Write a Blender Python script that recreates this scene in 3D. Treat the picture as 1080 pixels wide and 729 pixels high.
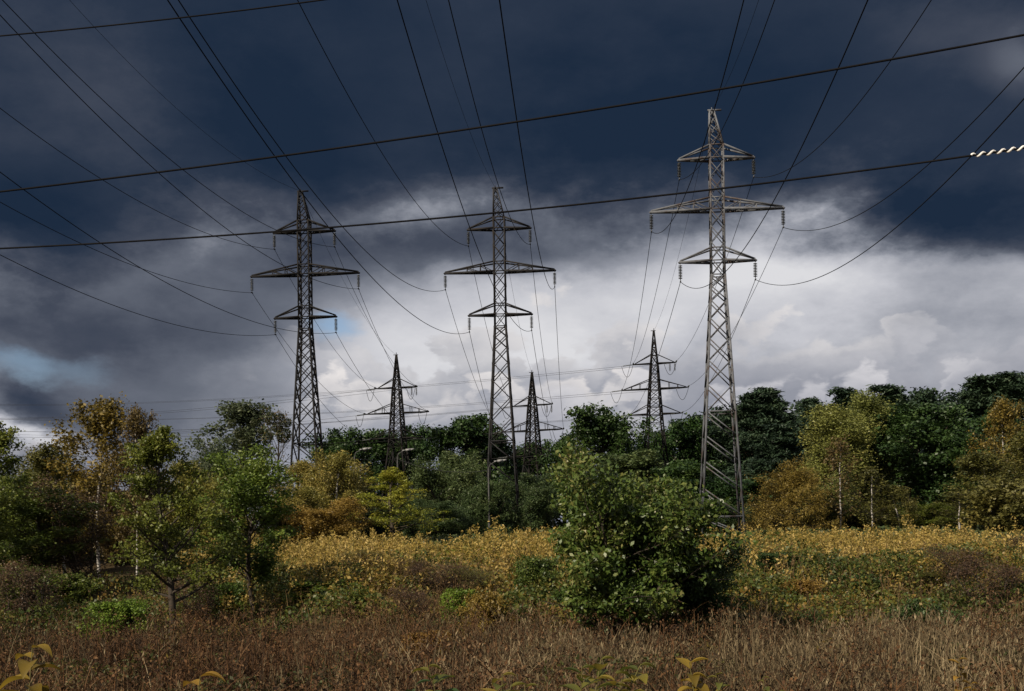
import bpy, math, random
import numpy as np
from mathutils import Vector, Matrix

for o in list(bpy.data.objects):
    bpy.data.objects.remove(o)
scene = bpy.context.scene
COL = scene.collection
R = math.radians

# ------------------------------------------------------------------ camera
F, HY, ROLL, CAMZ = 1250.0, 572.0, 0.014, 3.2          # measured on the 1080 x 729 photograph
cam_d = bpy.data.cameras.new('camera')
cam = bpy.data.objects.new('camera', cam_d)
COL.objects.link(cam)
cam_d.sensor_width = 36.0
cam_d.lens = 36.0 * F / 1080.0
cam_d.shift_y = (HY - 364.5) / 1080.0
cam_d.clip_start, cam_d.clip_end = 0.1, 12000
cr, sr = math.cos(ROLL), math.sin(ROLL)
cam.matrix_world = Matrix(((cr, sr, 0, 0), (0, 0, -1, 0), (-sr, cr, 0, CAMZ), (0, 0, 0, 1)))
scene.camera = cam

# ------------------------------------------------------------------ light
SUN_EL, SUN_AZ = R(36), R(-136)        # azimuth clockwise from +Y (the view): behind the viewer, to the left
sun_dir = Vector((math.sin(SUN_AZ) * math.cos(SUN_EL), math.cos(SUN_AZ) * math.cos(SUN_EL), math.sin(SUN_EL)))
sl = bpy.data.lights.new('sun', 'SUN')
sl.energy, sl.angle, sl.color = 5.0, R(0.5), (1.0, 0.87, 0.69)
so = bpy.data.objects.new('sun', sl)
COL.objects.link(so)
so.rotation_euler = (-sun_dir).to_track_quat('-Z', 'Y').to_euler()

scene.view_settings.view_transform = 'Standard'
scene.view_settings.look = 'None'
scene.view_settings.exposure = 0.35
scene.view_settings.gamma = 1.0


def unroll(px, py):
    du, dv = px - 540.0, HY - py
    return du * cr + dv * sr, -du * sr + dv * cr


def P(px, py, Y):
    u, v = unroll(px, py)
    return Vector((u / F * Y, Y, CAMZ + v / F * Y))


# ------------------------------------------------------------------ world: Nishita sky behind a broken storm deck
def build_world():
    w = bpy.data.worlds.new('World')
    scene.world = w
    w.use_nodes = True
    nt = w.node_tree
    N, LK = nt.nodes, nt.links
    bg = N['Background']
    bg.inputs['Strength'].default_value = 0.1

    def put(sock, v):
        if hasattr(v, 'is_output'):
            LK.new(v, sock)
        else:
            sock.default_value = v

    def M(op, a, b=0.0, c=0.0, clamp=False):
        n = N.new('ShaderNodeMath'); n.operation = op; n.use_clamp = clamp
        put(n.inputs[0], a); put(n.inputs[1], b); put(n.inputs[2], c)
        return n.outputs[0]

    def V(op, a, b=(0, 0, 0)):
        n = N.new('ShaderNodeVectorMath'); n.operation = op
        put(n.inputs[0], a); put(n.inputs[1], b)
        return n.outputs['Value'] if op == 'LENGTH' else n.outputs[0]

    def MR(v, a, b, c, d, smooth=True):
        n = N.new('ShaderNodeMapRange'); n.interpolation_type = 'SMOOTHSTEP' if smooth else 'LINEAR'
        put(n.inputs[0], v)
        for i, x in enumerate((a, b, c, d)):
            put(n.inputs[i + 1], x)
        return n.outputs[0]

    def noise(vec, scale, detail, rough, dist=0.0):
        n = N.new('ShaderNodeTexNoise')
        put(n.inputs['Vector'], vec)
        n.inputs['Scale'].default_value = scale; n.inputs['Detail'].default_value = detail
        n.inputs['Roughness'].default_value = rough; n.inputs['Distortion'].default_value = dist
        return n.outputs

    def mixc(f, a, b):
        n = N.new('ShaderNodeMix'); n.data_type = 'RGBA'
        put(n.inputs[0], f); put(n.inputs[6], a); put(n.inputs[7], b)
        return n.outputs[2]

    sky = N.new('ShaderNodeTexSky')
    sky.sky_type = 'NISHITA'; sky.sun_disc = False
    sky.sun_elevation = SUN_EL; sky.sun_rotation = SUN_AZ % (2 * math.pi)
    tc = N.new('ShaderNodeTexCoord')
    d = tc.outputs['Generated']
    sx = N.new('ShaderNodeSeparateXYZ'); LK.new(d, sx.inputs[0])
    x, y, z = sx.outputs
    # compass bearing and elevation of the direction, in tenths of a degree-like units
    K = 1250.0
    az = M('MULTIPLY', M('ARCTAN2', x, y), K)
    hor = M('SQRT', M('ADD', M('MULTIPLY', x, x), M('MULTIPLY', y, y)))
    el = M('MULTIPLY', M('ARCTAN2', z, hor), K)
    cmb = N.new('ShaderNodeCombineXYZ')
    LK.new(az, cmb.inputs[0]); LK.new(el, cmb.inputs[1])
    p0 = cmb.outputs[0]
    st = V('MULTIPLY', d, (1.0, 1.0, 1.9))
    big = noise(st, 3.2, 2, 0.55)
    fine = noise(st, 11.0, 6, 0.62)
    off = V('MULTIPLY', V('SUBTRACT', big[1], (0.5, 0.5, 0.5)), (230, 170, 0))
    off2 = V('MULTIPLY', V('SUBTRACT', fine[1], (0.5, 0.5, 0.5)), (75, 60, 0))
    pd = V('ADD', V('ADD', p0, off), off2)
    sp = N.new('ShaderNodeSeparateXYZ'); LK.new(pd, sp.inputs[0])
    A, E = sp.outputs[0], sp.outputs[1]

    def ae(px, py):
        u, v = unroll(px, py)
        return math.atan2(u, F) * K, math.atan2(v, math.hypot(u, F)) * K

    # lower edge of the dark deck along the bearing
    cr_ = N.new('ShaderNodeValToRGB')
    edge = [(-700, 270), (0, 265), (120, 235), (230, 205), (420, 200), (530, 190), (640, 205), (740, 215), (860, 215), (930, 235), (1080, 215), (1800, 120)]
    lo, hi = -1500.0, 1500.0
    rp = cr_.color_ramp
    while len(rp.elements) < len(edge):
        rp.elements.new(0.5)
    for e_, (px, py) in zip(rp.elements, edge):
        a_, b_ = ae(px, py)
        e_.position = (a_ - lo) / (hi - lo)
        q = b_ / 800.0
        e_.color = (q, q, q, 1)
    LK.new(MR(A, lo, hi, 0, 1, False), cr_.inputs[0])
    eb = M('MULTIPLY', cr_.outputs[0], 800.0)
    rel = M('SUBTRACT', E, eb)
    rel = M('ADD', rel, M('MULTIPLY', M('SUBTRACT', fine[0], 0.5), 75.0))
    D = MR(rel, -62, 55, 0.19, 0.84)

    def blob(px, py, wx, wy, amt, soft=0.0):
        nonlocal D
        a_, b_ = ae(px, py)
        q = V('MULTIPLY', V('SUBTRACT', pd, (a_, b_, 0)), (1.0 / wx, 1.0 / wy, 0))
        D = M('ADD', D, MR(V('LENGTH', q), soft, 1.0, amt, 0.0))

    BLOBS(blob)
    # billows in the cloud itself
    D = M('ADD', D, M('MULTIPLY', M('SUBTRACT', fine[0], 0.5), MR(rel, -60, 60, 0.34, 0.36)))
    D = M('ADD', D, M('MULTIPLY', M('SUBTRACT', big[0], 0.5), 0.28))
    # the rest of the sky (overhead and behind): broken grey cloud of middle brightness
    back = M('MAXIMUM', MR(M('ABSOLUTE', az), 620, 1100, 0, 1), MR(el, 520, 800, 0, 1))
    Dall = MR(big[0], 0.3, 0.7, 0.1, 0.52)
    mx = N.new('ShaderNodeMix'); mx.data_type = 'FLOAT'
    LK.new(back, mx.inputs[0]); LK.new(D, mx.inputs[2]); LK.new(Dall, mx.inputs[3])
    D = mx.outputs[0]
    ramp = N.new('ShaderNodeValToRGB')
    stops = [(0.0, (5.6, 5.6, 5.8)), (0.14, (4.3, 4.35, 4.7)), (0.30, (2.3, 2.42, 2.8)), (0.46, (1.0, 1.12, 1.42)),
             (0.62, (0.46, 0.55, 0.79)), (0.80, (0.19, 0.29, 0.51)), (1.0, (0.095, 0.19, 0.39))]
    rp = ramp.color_ramp
    while len(rp.elements) < len(stops):
        rp.elements.new(0.5)
    for e_, (q, c) in zip(rp.elements, stops):
        e_.position = q
        e_.color = (*[v / 10 for v in c], 1)
    LK.new(D, ramp.inputs[0])
    cloud = V('MULTIPLY', ramp.outputs[0], (10, 10, 10))
    # banks of cumulus low in the gap under the deck: lit tops, greyer bases
    cv = N.new('ShaderNodeCombineXYZ')
    LK.new(M('MULTIPLY', az, 1 / 1250.0), cv.inputs[0]); LK.new(M('MULTIPLY', el, 1.25 / 1250.0), cv.inputs[1])
    wv = V('ADD', cv.outputs[0], V('MULTIPLY', V('SUBTRACT', fine[1], (0.5, 0.5, 0.5)), (.075, .075, 0)))
    vk = N.new('ShaderNodeTexVoronoi'); vk.feature = 'F1'; vk.voronoi_dimensions = '2D'
    put(vk.inputs['Vector'], wv)
    vk.inputs['Scale'].default_value = 15.0; vk.inputs['Detail'].default_value = 2.0; vk.inputs['Roughness'].default_value = 0.5
    puffs = vk.outputs['Distance']
    sbig = N.new('ShaderNodeSeparateColor'); LK.new(big[1], sbig.inputs[0])
    for k, (px, py, hw_, amp, puff, bright, grey, depth, stg) in enumerate(CUMULUS):
        a_, b_ = ae(px, py)
        roll = sbig.outputs[k % 3]
        bump = M('MULTIPLY', M('SUBTRACT', 0.42, puffs), puff)
        top = M('ADD', M('ADD', b_, M('MULTIPLY', M('SUBTRACT', roll, 0.5), amp * 1.6)), bump)
        dd = M('SUBTRACT', top, el)
        win = MR(M('ABSOLUTE', M('SUBTRACT', az, a_)), hw_ * .55, hw_, 1.0, 0.0)
        msk = M('MULTIPLY', M('MULTIPLY', MR(dd, -2.0, 17.0, 0.0, 1.0), win), stg)
        tt = M('ADD', MR(dd, 0.0, depth, 0.0, 1.0), M('ADD', M('MULTIPLY', M('SUBTRACT', puffs, 0.40), 1.0), M('MULTIPLY', M('SUBTRACT', fine[0], 0.5), 1.5)), clamp=True)
        cloud = mixc(msk, cloud, mixc(tt, (*bright, 1), (*grey, 1)))
    # gaps of blue sky
    gap = 0.0
    for px, py, wx, wy, amt in GAPS:
        a_, b_ = ae(px, py)
        q = V('MULTIPLY', V('SUBTRACT', pd, (a_, b_, 0)), (1.0 / wx, 1.0 / wy, 0))
        gap = M('MAXIMUM', gap, MR(V('LENGTH', q), 0.1, 1.0, amt, 0.0))
    blue = V('MULTIPLY', sky.outputs[0], (0.75, 0.85, 0.95))
    out = mixc(gap, cloud, blue)
    LK.new(out, bg.inputs['Color'])


def BLOBS(b):
    b(20, 345, 380, 125, 0.36)        # grey veil low on the left
    b(230, 345, 260, 90, 0.20)
    b(340, 268, 260, 80, 0.36)
    b(560, 258, 240, 50, 0.30)
    b(45, 422, 65, 26, 0.26)          # small dark cloud above the left trees
    b(170, 440, 260, 55, 0.22)
    b(990, 242, 200, 66, 0.62)        # dark tongue on the right
    b(1000, 350, 260, 90, 0.09)
    b(300, 110, 190, 120, 0.20)       # darkest cores
    b(700, 120, 260, 110, 0.24)
    b(40, 250, 150, 70, 0.22)
    b(90, 100, 190, 110, -0.12)       # paler patches in the deck
    b(1060, 30, 190, 60, -0.20)
    b(1090, 70, 60, 60, -0.25)
    b(420, 205, 190, 50, -0.16)
    b(840, 236, 100, 40, -0.24)
    b(660, 335, 300, 75, -0.16)       # bright bank
    b(470, 388, 260, 55, -0.20)
    b(800, 300, 110, 40, -0.12)
    b(660, 445, 330, 40, 0.10)
    b(70, 455, 110, 16, -0.30)


CUMULUS = [
    (650, 322, 380, 70, 90, (5.8, 5.6, 5.6), (2.6, 2.7, 3.1), 80, 0.8),
    (960, 335, 330, 60, 70, (4.0, 4.0, 4.3), (2.1, 2.2, 2.6), 70, 0.75),
    (500, 382, 250, 50, 80, (6.4, 6.1, 6.0), (2.7, 2.8, 3.2), 65, 0.95),
    (770, 388, 310, 70, 90, (5.2, 5.1, 5.3), (2.4, 2.5, 2.95), 70, 0.9),
    (600, 425, 380, 50, 60, (4.4, 4.3, 4.5), (2.1, 2.25, 2.75), 45, 0.9),
    (60, 452, 190, 24, 30, (4.3, 3.9, 3.7), (1.5, 1.6, 1.95), 26, 0.8),
]
GAPS = [(25, 388, 70, 22, 0.4), (338, 371, 42, 17, 0.7), (80, 388, 60, 16, 0.2)]
build_world()


# ------------------------------------------------------------------ small library
def mesh_np(name, verts, quads=None, tris=None, smooth=False):
    verts = np.asarray(verts, np.float32)
    me = bpy.data.meshes.new(name)
    nq = 0 if quads is None else len(quads)
    nt_ = 0 if tris is None else len(tris)
    me.vertices.add(len(verts))
    me.vertices.foreach_set('co', verts.ravel())
    idx = []
    if nq: idx.append(np.asarray(quads, np.int32).ravel())
    if nt_: idx.append(np.asarray(tris, np.int32).ravel())
    idx = np.concatenate(idx)
    me.loops.add(len(idx))
    me.loops.foreach_set('vertex_index', idx)
    me.polygons.add(nq + nt_)
    ls = np.concatenate([np.arange(nq) * 4, nq * 4 + np.arange(nt_) * 3]).astype(np.int32)
    me.polygons.foreach_set('loop_start', ls)
    if smooth:
        me.polygons.foreach_set('use_smooth', np.ones(nq + nt_, bool))
    me.update(calc_edges=True)
    me.validate()
    return me


class Geo:
    """collects bars, tubes, boxes and leaves into one mesh"""
    def __init__(s):
        s.v, s.q, s.n = [], [], 0

    def add(s, v, q):
        v = np.asarray(v, np.float32).reshape(-1, 3)
        s.v.append(v)
        s.q.append(np.asarray(q, np.int32).reshape(-1, 4) + s.n)
        s.n += len(v)

    def bar(s, a, b, w, h=None):
        a, b = Vector(a), Vector(b)
        d = (b - a).normalized()
        h = h or w
        up = Vector((0, 0, 1)) if abs(d.z) < 0.95 else Vector((1, 0, 0))
        x = d.cross(up).normalized() * w / 2
        y = d.cross(x).normalized() * h / 2
        vs = [p + sx * x + sy * y for p in (a, b) for sx, sy in ((-1, -1), (1, -1), (1, 1), (-1, 1))]
        s.add([tuple(v) for v in vs], [(0, 1, 5, 4), (1, 2, 6, 5), (2, 3, 7, 6), (3, 0, 4, 7), (3, 2, 1, 0), (4, 5, 6, 7)])

    def box(s, c, sz):
        c = Vector(c)
        s.bar(c - Vector((0, 0, sz[2] / 2)), c + Vector((0, 0, sz[2] / 2)), sz[1], sz[0])

    def tube(s, pts, rad, n=6):
        pts = np.asarray(pts, float)
        m = len(pts)
        rad = np.broadcast_to(np.asarray(rad, float), (m,))
        t = np.gradient(pts, axis=0)
        t /= np.linalg.norm(t, axis=1)[:, None] + 1e-9
        ref = np.where(np.abs(t[:, 2:3]) < 0.9, np.array([[0, 0, 1.0]]), np.array([[1.0, 0, 0]]))
        if np.abs(t[:, 2]).mean() >= 0.75:
            ref = np.array([[1.0, 0, 0]]) * np.ones((m, 1))
        elif np.abs(t[:, 2]).max() < 0.97:
            ref = np.array([[0, 0, 1.0]]) * np.ones((m, 1))
        x = np.cross(t, ref); x /= np.linalg.norm(x, axis=1)[:, None] + 1e-9
        y = np.cross(t, x)
        a = np.arange(n) * 2 * np.pi / n
        ring = pts[:, None] + rad[:, None, None] * (np.cos(a)[None, :, None] * x[:, None] + np.sin(a)[None, :, None] * y[:, None])
        i = np.arange(m - 1)[:, None] * n
        j = np.arange(n)[None, :]
        k = (j + 1) % n
        s.add(ring.reshape(-1, 3), np.stack([i + j, i + k, i + n + k, i + n + j], -1).reshape(-1, 4))

    def lathe(s, c, prof, n=10):
        """prof: (radius, z) pairs about the vertical through c"""
        a = np.arange(n) * 2 * np.pi / n
        pr = np.asarray(prof, float)
        ring = np.stack([pr[:, :1] * np.cos(a) + c[0], pr[:, :1] * np.sin(a) + c[1], pr[:, 1:2] + 0 * a + c[2]], -1)
        m = len(pr)
        i = np.arange(m - 1)[:, None] * n
        j = np.arange(n)[None, :]
        k = (j + 1) % n
        s.add(ring.reshape(-1, 3), np.stack([i + j, i + k, i + n + k, i + n + j], -1).reshape(-1, 4))

    def mesh(s, name, smooth=False):
        return mesh_np(name, np.concatenate(s.v), np.concatenate(s.q), smooth=smooth)

    def obj(s, name, mat, parent=None, smooth=False):
        return link(name, s.mesh(name, smooth), mat, parent)


def link(name, me, mat, parent=None):
    if mat and not me.materials:
        me.materials.append(mat)
    o = bpy.data.objects.new(name, me)
    COL.objects.link(o)
    if parent: o.parent = parent
    return o


def tag(o, label, cat, group=None, kind=None):
    if label: o['label'] = label
    if cat: o['category'] = cat
    if group: o['group'] = group
    if kind: o['kind'] = kind
    return o


def empty(name, loc, label, cat, group=None, rz=0.0):
    o = bpy.data.objects.new(name, None)
    COL.objects.link(o)
    o.location = loc
    o.rotation_euler.z = rz
    return tag(o, label, cat, group)


# ------------------------------------------------------------------ materials
def material(name):
    m = bpy.data.materials.new(name)
    m.use_nodes = True
    nt = m.node_tree
    return m, nt, nt.nodes, nt.links, nt.nodes['Principled BSDF']


def ramp_node(N, stops, interp='LINEAR'):
    n = N.new('ShaderNodeValToRGB')
    rp = n.color_ramp
    rp.interpolation = interp
    while len(rp.elements) < len(stops):
        rp.elements.new(0.5)
    for e, (p, c) in zip(rp.elements, stops):
        e.position = p
        e.color = (*c, 1)
    return n


LEAF_GAIN = 1.4


def leaf_mat(name, cols, rough=0.5, trans=0.35, patch=0.5, patch_scale=0.5, vary=0.15, spec=0.35):
    """leaf to leaf variation (random per leaf) plus patches where a crown turns colour earlier, plus tree to tree"""
    m, nt, N, LK, bs = material(name)
    cols = [tuple(min(.8, v * LEAF_GAIN) for v in c) for c in cols]
    geo = N.new('ShaderNodeNewGeometry')
    tc = N.new('ShaderNodeTexCoord')
    nz = N.new('ShaderNodeTexNoise')
    LK.new(tc.outputs['Object'], nz.inputs['Vector'])
    nz.inputs['Scale'].default_value = patch_scale
    nz.inputs['Detail'].default_value = 3
    f = N.new('ShaderNodeMix'); f.data_type = 'FLOAT'
    f.inputs[0].default_value = patch
    LK.new(geo.outputs['Random Per Island'], f.inputs[2])
    st = N.new('ShaderNodeMapRange')
    LK.new(nz.outputs[0], st.inputs[0])
    st.inputs[1].default_value, st.inputs[2].default_value = 0.33, 0.67
    LK.new(st.outputs[0], f.inputs[3])
    rp = ramp_node(N, [(i / (len(cols) - 1), c) for i, c in enumerate(cols)])
    LK.new(f.outputs[0], rp.inputs[0])
    oi = N.new('ShaderNodeObjectInfo')
    hv = N.new('ShaderNodeHueSaturation')
    mr = N.new('ShaderNodeMapRange')
    LK.new(oi.outputs['Random'], mr.inputs[0])
    mr.inputs[3].default_value, mr.inputs[4].default_value = 1 - vary, 1 + vary
    LK.new(mr.outputs[0], hv.inputs['Value'])
    mh = N.new('ShaderNodeMapRange')
    LK.new(oi.outputs['Random'], mh.inputs[0])
    mh.inputs[3].default_value, mh.inputs[4].default_value = 0.5 + vary * .08, 0.5 - vary * .08
    LK.new(mh.outputs[0], hv.inputs['Hue'])
    LK.new(rp.outputs[0], hv.inputs['Color'])
    LK.new(hv.outputs[0], bs.inputs['Base Color'])
    bs.inputs['Roughness'].default_value = rough
    bs.inputs['Specular IOR Level'].default_value = spec
    tr = N.new('ShaderNodeBsdfTranslucent')
    LK.new(hv.outputs[0], tr.inputs[0])
    mx = N.new('ShaderNodeMixShader')
    mx.inputs[0].default_value = trans
    LK.new(bs.outputs[0], mx.inputs[1]); LK.new(tr.outputs[0], mx.inputs[2])
    LK.new(mx.outputs[0], N['Material Output'].inputs[0])
    return m


def noise_mat(name, stops, scale, rough=0.8, detail=6, metallic=0.0, stretch=(1, 1, 1), spec=0.3, bump=0.0):
    m, nt, N, LK, bs = material(name)
    tc = N.new('ShaderNodeTexCoord')
    mp = N.new('ShaderNodeMapping')
    mp.inputs['Scale'].default_value = stretch
    LK.new(tc.outputs['Object'], mp.inputs[0])
    nz = N.new('ShaderNodeTexNoise')
    LK.new(mp.outputs[0], nz.inputs['Vector'])
    nz.inputs['Scale'].default_value = scale
    nz.inputs['Detail'].default_value = detail
    nz.inputs['Roughness'].default_value = 0.62
    rp = ramp_node(N, stops)
    LK.new(nz.outputs[0], rp.inputs[0])
    LK.new(rp.outputs[0], bs.inputs['Base Color'])
    bs.inputs['Roughness'].default_value = rough
    bs.inputs['Metallic'].default_value = metallic
    bs.inputs['Specular IOR Level'].default_value = spec
    if bump:
        b = N.new('ShaderNodeBump'); b.inputs['Strength'].default_value = bump
        LK.new(nz.outputs[0], b.inputs['Height']); LK.new(b.outputs[0], bs.inputs['Normal'])
    return m


bark = noise_mat('bark_brown', [(0.3, (.018, .014, .010)), (0.7, (.060, .047, .035))], 6, stretch=(3, 3, .6))
bark_birch = noise_mat('bark_birch', [(0.36, (.03, .028, .025)), (0.43, (.30, .28, .26)), (0.7, (.46, .44, .41))], 3.5, stretch=(.7, .7, 2.6))
bark_pine = noise_mat('bark_pine', [(0.3, (.04, .024, .016)), (0.7, (.13, .075, .045))], 4, stretch=(3, 3, .6))
ground_mat = noise_mat('soil_and_litter', [(0.3, (.022, .016, .010)), (0.5, (.05, .036, .020)), (0.7, (.075, .062, .030))], 0.8, rough=1.0, detail=9, spec=0.05)

pal = {
    'oak': [(.010, .022, .007), (.018, .040, .010), (.032, .062, .014), (.050, .080, .020)],
    'oak_dark': [(.009, .019, .007), (.017, .036, .010), (.029, .055, .014), (.044, .072, .019)],
    'pine': [(.009, .018, .011), (.015, .030, .016), (.025, .045, .022), (.040, .060, .028)],
    'willow_grey': [(.022, .036, .013), (.038, .060, .020), (.058, .082, .028), (.085, .100, .036)],
    'gold_willow': [(.085, .070, .015), (.135, .102, .021), (.175, .128, .028), (.155, .138, .034)],
    'birch_gold': [(.05, .040, .010), (.085, .066, .014), (.13, .095, .018), (.19, .13, .024)],
    'birch_olive': [(.040, .042, .012), (.064, .065, .016), (.092, .088, .021), (.13, .108, .027)],
    'birch_brown': [(.048, .034, .015), (.075, .052, .020), (.10, .07, .024), (.12, .09, .028)],
    'poplar_pale': [(.070, .084, .022), (.105, .122, .031), (.14, .152, .040), (.18, .172, .052)],
    'poplar_grey': [(.030, .042, .022), (.048, .064, .032), (.072, .088, .046), (.10, .11, .06)],
    'lime_yellow': [(.065, .090, .012), (.11, .135, .015), (.16, .17, .02), (.22, .20, .026)],
    'young_green': [(.032, .056, .008), (.052, .086, .012), (.080, .115, .018), (.12, .140, .026)],
    'young_olive': [(.030, .042, .007), (.050, .068, .010), (.080, .100, .015), (.12, .122, .022)],
    'pale_gold': [(.080, .080, .018), (.12, .115, .025), (.17, .145, .034), (.22, .17, .05)],
    'orange_bush': [(.09, .055, .014), (.15, .095, .02), (.21, .135, .03), (.24, .17, .045)],
    'center': [(.020, .038, .008), (.036, .060, .011), (.060, .088, .016), (.10, .115, .026), (.18, .15, .055)],
    'nettle': [(.014, .028, .008), (.026, .048, .012), (.042, .068, .018), (.060, .078, .022)],
    'bright_green': [(.05, .085, .010), (.075, .125, .014), (.10, .15, .018), (.14, .17, .025)],
    'twig_brown': [(.035, .022, .015), (.060, .036, .022), (.085, .052, .028), (.10, .066, .03)],
    'mistletoe': [(.020, .026, .010), (.032, .040, .014), (.045, .052, .018)],
}
LM = {}
for k_, c_ in pal.items():
    kw = dict(trans=0.3)
    if k_ == 'center': kw = dict(trans=0.25, rough=0.42, spec=0.42, patch=0.45, patch_scale=0.6)
    if k_ in ('pine',): kw = dict(trans=0.08, rough=0.6)
    if k_ in ('oak', 'oak_dark'): kw = dict(trans=0.2, rough=0.45)
    LM[k_] = leaf_mat('leaves_' + k_, c_, **kw)


# ------------------------------------------------------------------ terrain
def sstep(a, b, x):
    t = np.clip((np.asarray(x, float) - a) / (b - a), 0, 1)
    return t * t * (3 - 2 * t)


def ground(X, Y):
    X, Y = np.asarray(X, float), np.asarray(Y, float)
    wav = 1.6 * np.sin(X * .17 + 1.0) + 1.0 * np.sin(X * .41)
    z = 1.7 * sstep(17, 4, Y)
    z = z + 1.70 * sstep(36, 53, Y + wav - 6 * sstep(-6, -13, X)) + 1.45 * sstep(60, 92, Y)
    near = sstep(140, 90, Y)
    z = z + near * (0.10 * np.sin(X * .9 + Y * .5) + .07 * np.sin(X * 1.7 - Y * 1.1 + 2)) * sstep(4, 18, Y)
    z = z + 0.5 * np.sin(X * .02) * sstep(120, 260, Y)
    return z


xs = np.concatenate([-np.geomspace(4000, 75, 24), np.linspace(-72, 72, 181), np.geomspace(75, 4000, 24)])
ys = np.concatenate([[-2500, -900, -300, -120], np.linspace(-60, 130, 230), np.geomspace(133, 6000, 36)])
gx, gy = np.meshgrid(xs, ys)
gz = ground(gx, gy)
nx, ny = len(xs), len(ys)
ii = (np.arange(ny - 1)[:, None] * nx + np.arange(nx - 1)[None]).ravel()
g_ = link('ground', mesh_np('ground', np.stack([gx, gy, gz], -1).reshape(-1, 3), np.stack([ii, ii + 1, ii + nx + 1, ii + nx], -1), smooth=True), ground_mat)
g_['kind'] = 'structure'


def gz1(x, y):
    return float(ground(x, y))


# ------------------------------------------------------------------ foliage
def leaf_quads(rng, cen, L, Wd, hang=0.0, up=0.35, fold=0.18, along=None):
    """one folded four-cornered leaf at every point of cen"""
    n = len(cen)
    d = rng.normal(size=(n, 3))
    d /= np.linalg.norm(d, axis=1)[:, None]
    if along is not None:
        d = d * 0.8 + along
    d[:, 2] -= hang * 2.0
    d /= np.linalg.norm(d, axis=1)[:, None] + 1e-9
    nn = rng.normal(size=(n, 3))
    nn[:, 2] = np.abs(nn[:, 2]) + up
    s = np.cross(d, nn); s /= np.linalg.norm(s, axis=1)[:, None] + 1e-9
    nn = np.cross(s, d)
    sc = rng.uniform(.45, 1.4, (n, 1))
    L_, W_ = L * sc, Wd * sc
    a = cen - d * L_ * .5
    b = cen + s * W_ * .5 + nn * W_ * fold - d * L_ * .06
    c = cen + d * L_ * .5
    e = cen - s * W_ * .5 + nn * W_ * fold - d * L_ * .06
    v = np.stack([a, b, c, e], 1).reshape(-1, 3)
    return v, np.arange(n * 4).reshape(-1, 4)


def curve_pts(rng, o, d, L, n, bend, wob):
    """points of a limb that starts at o along d and bends by the vector bend over its length"""
    pts = [np.array(o, float)]
    d = np.array(d, float)
    for i in range(n):
        d = d + np.array(bend) / n + rng.normal(size=3) * wob
        d /= np.linalg.norm(d)
        pts.append(pts[-1] + d * L / n)
    return np.array(pts)


def at_t(pts, t):
    q = t * (len(pts) - 1)
    i = min(int(q), len(pts) - 2)
    f = q - i
    return pts[i] * (1 - f) + pts[i + 1] * f, pts[i + 1] - pts[i]


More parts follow.
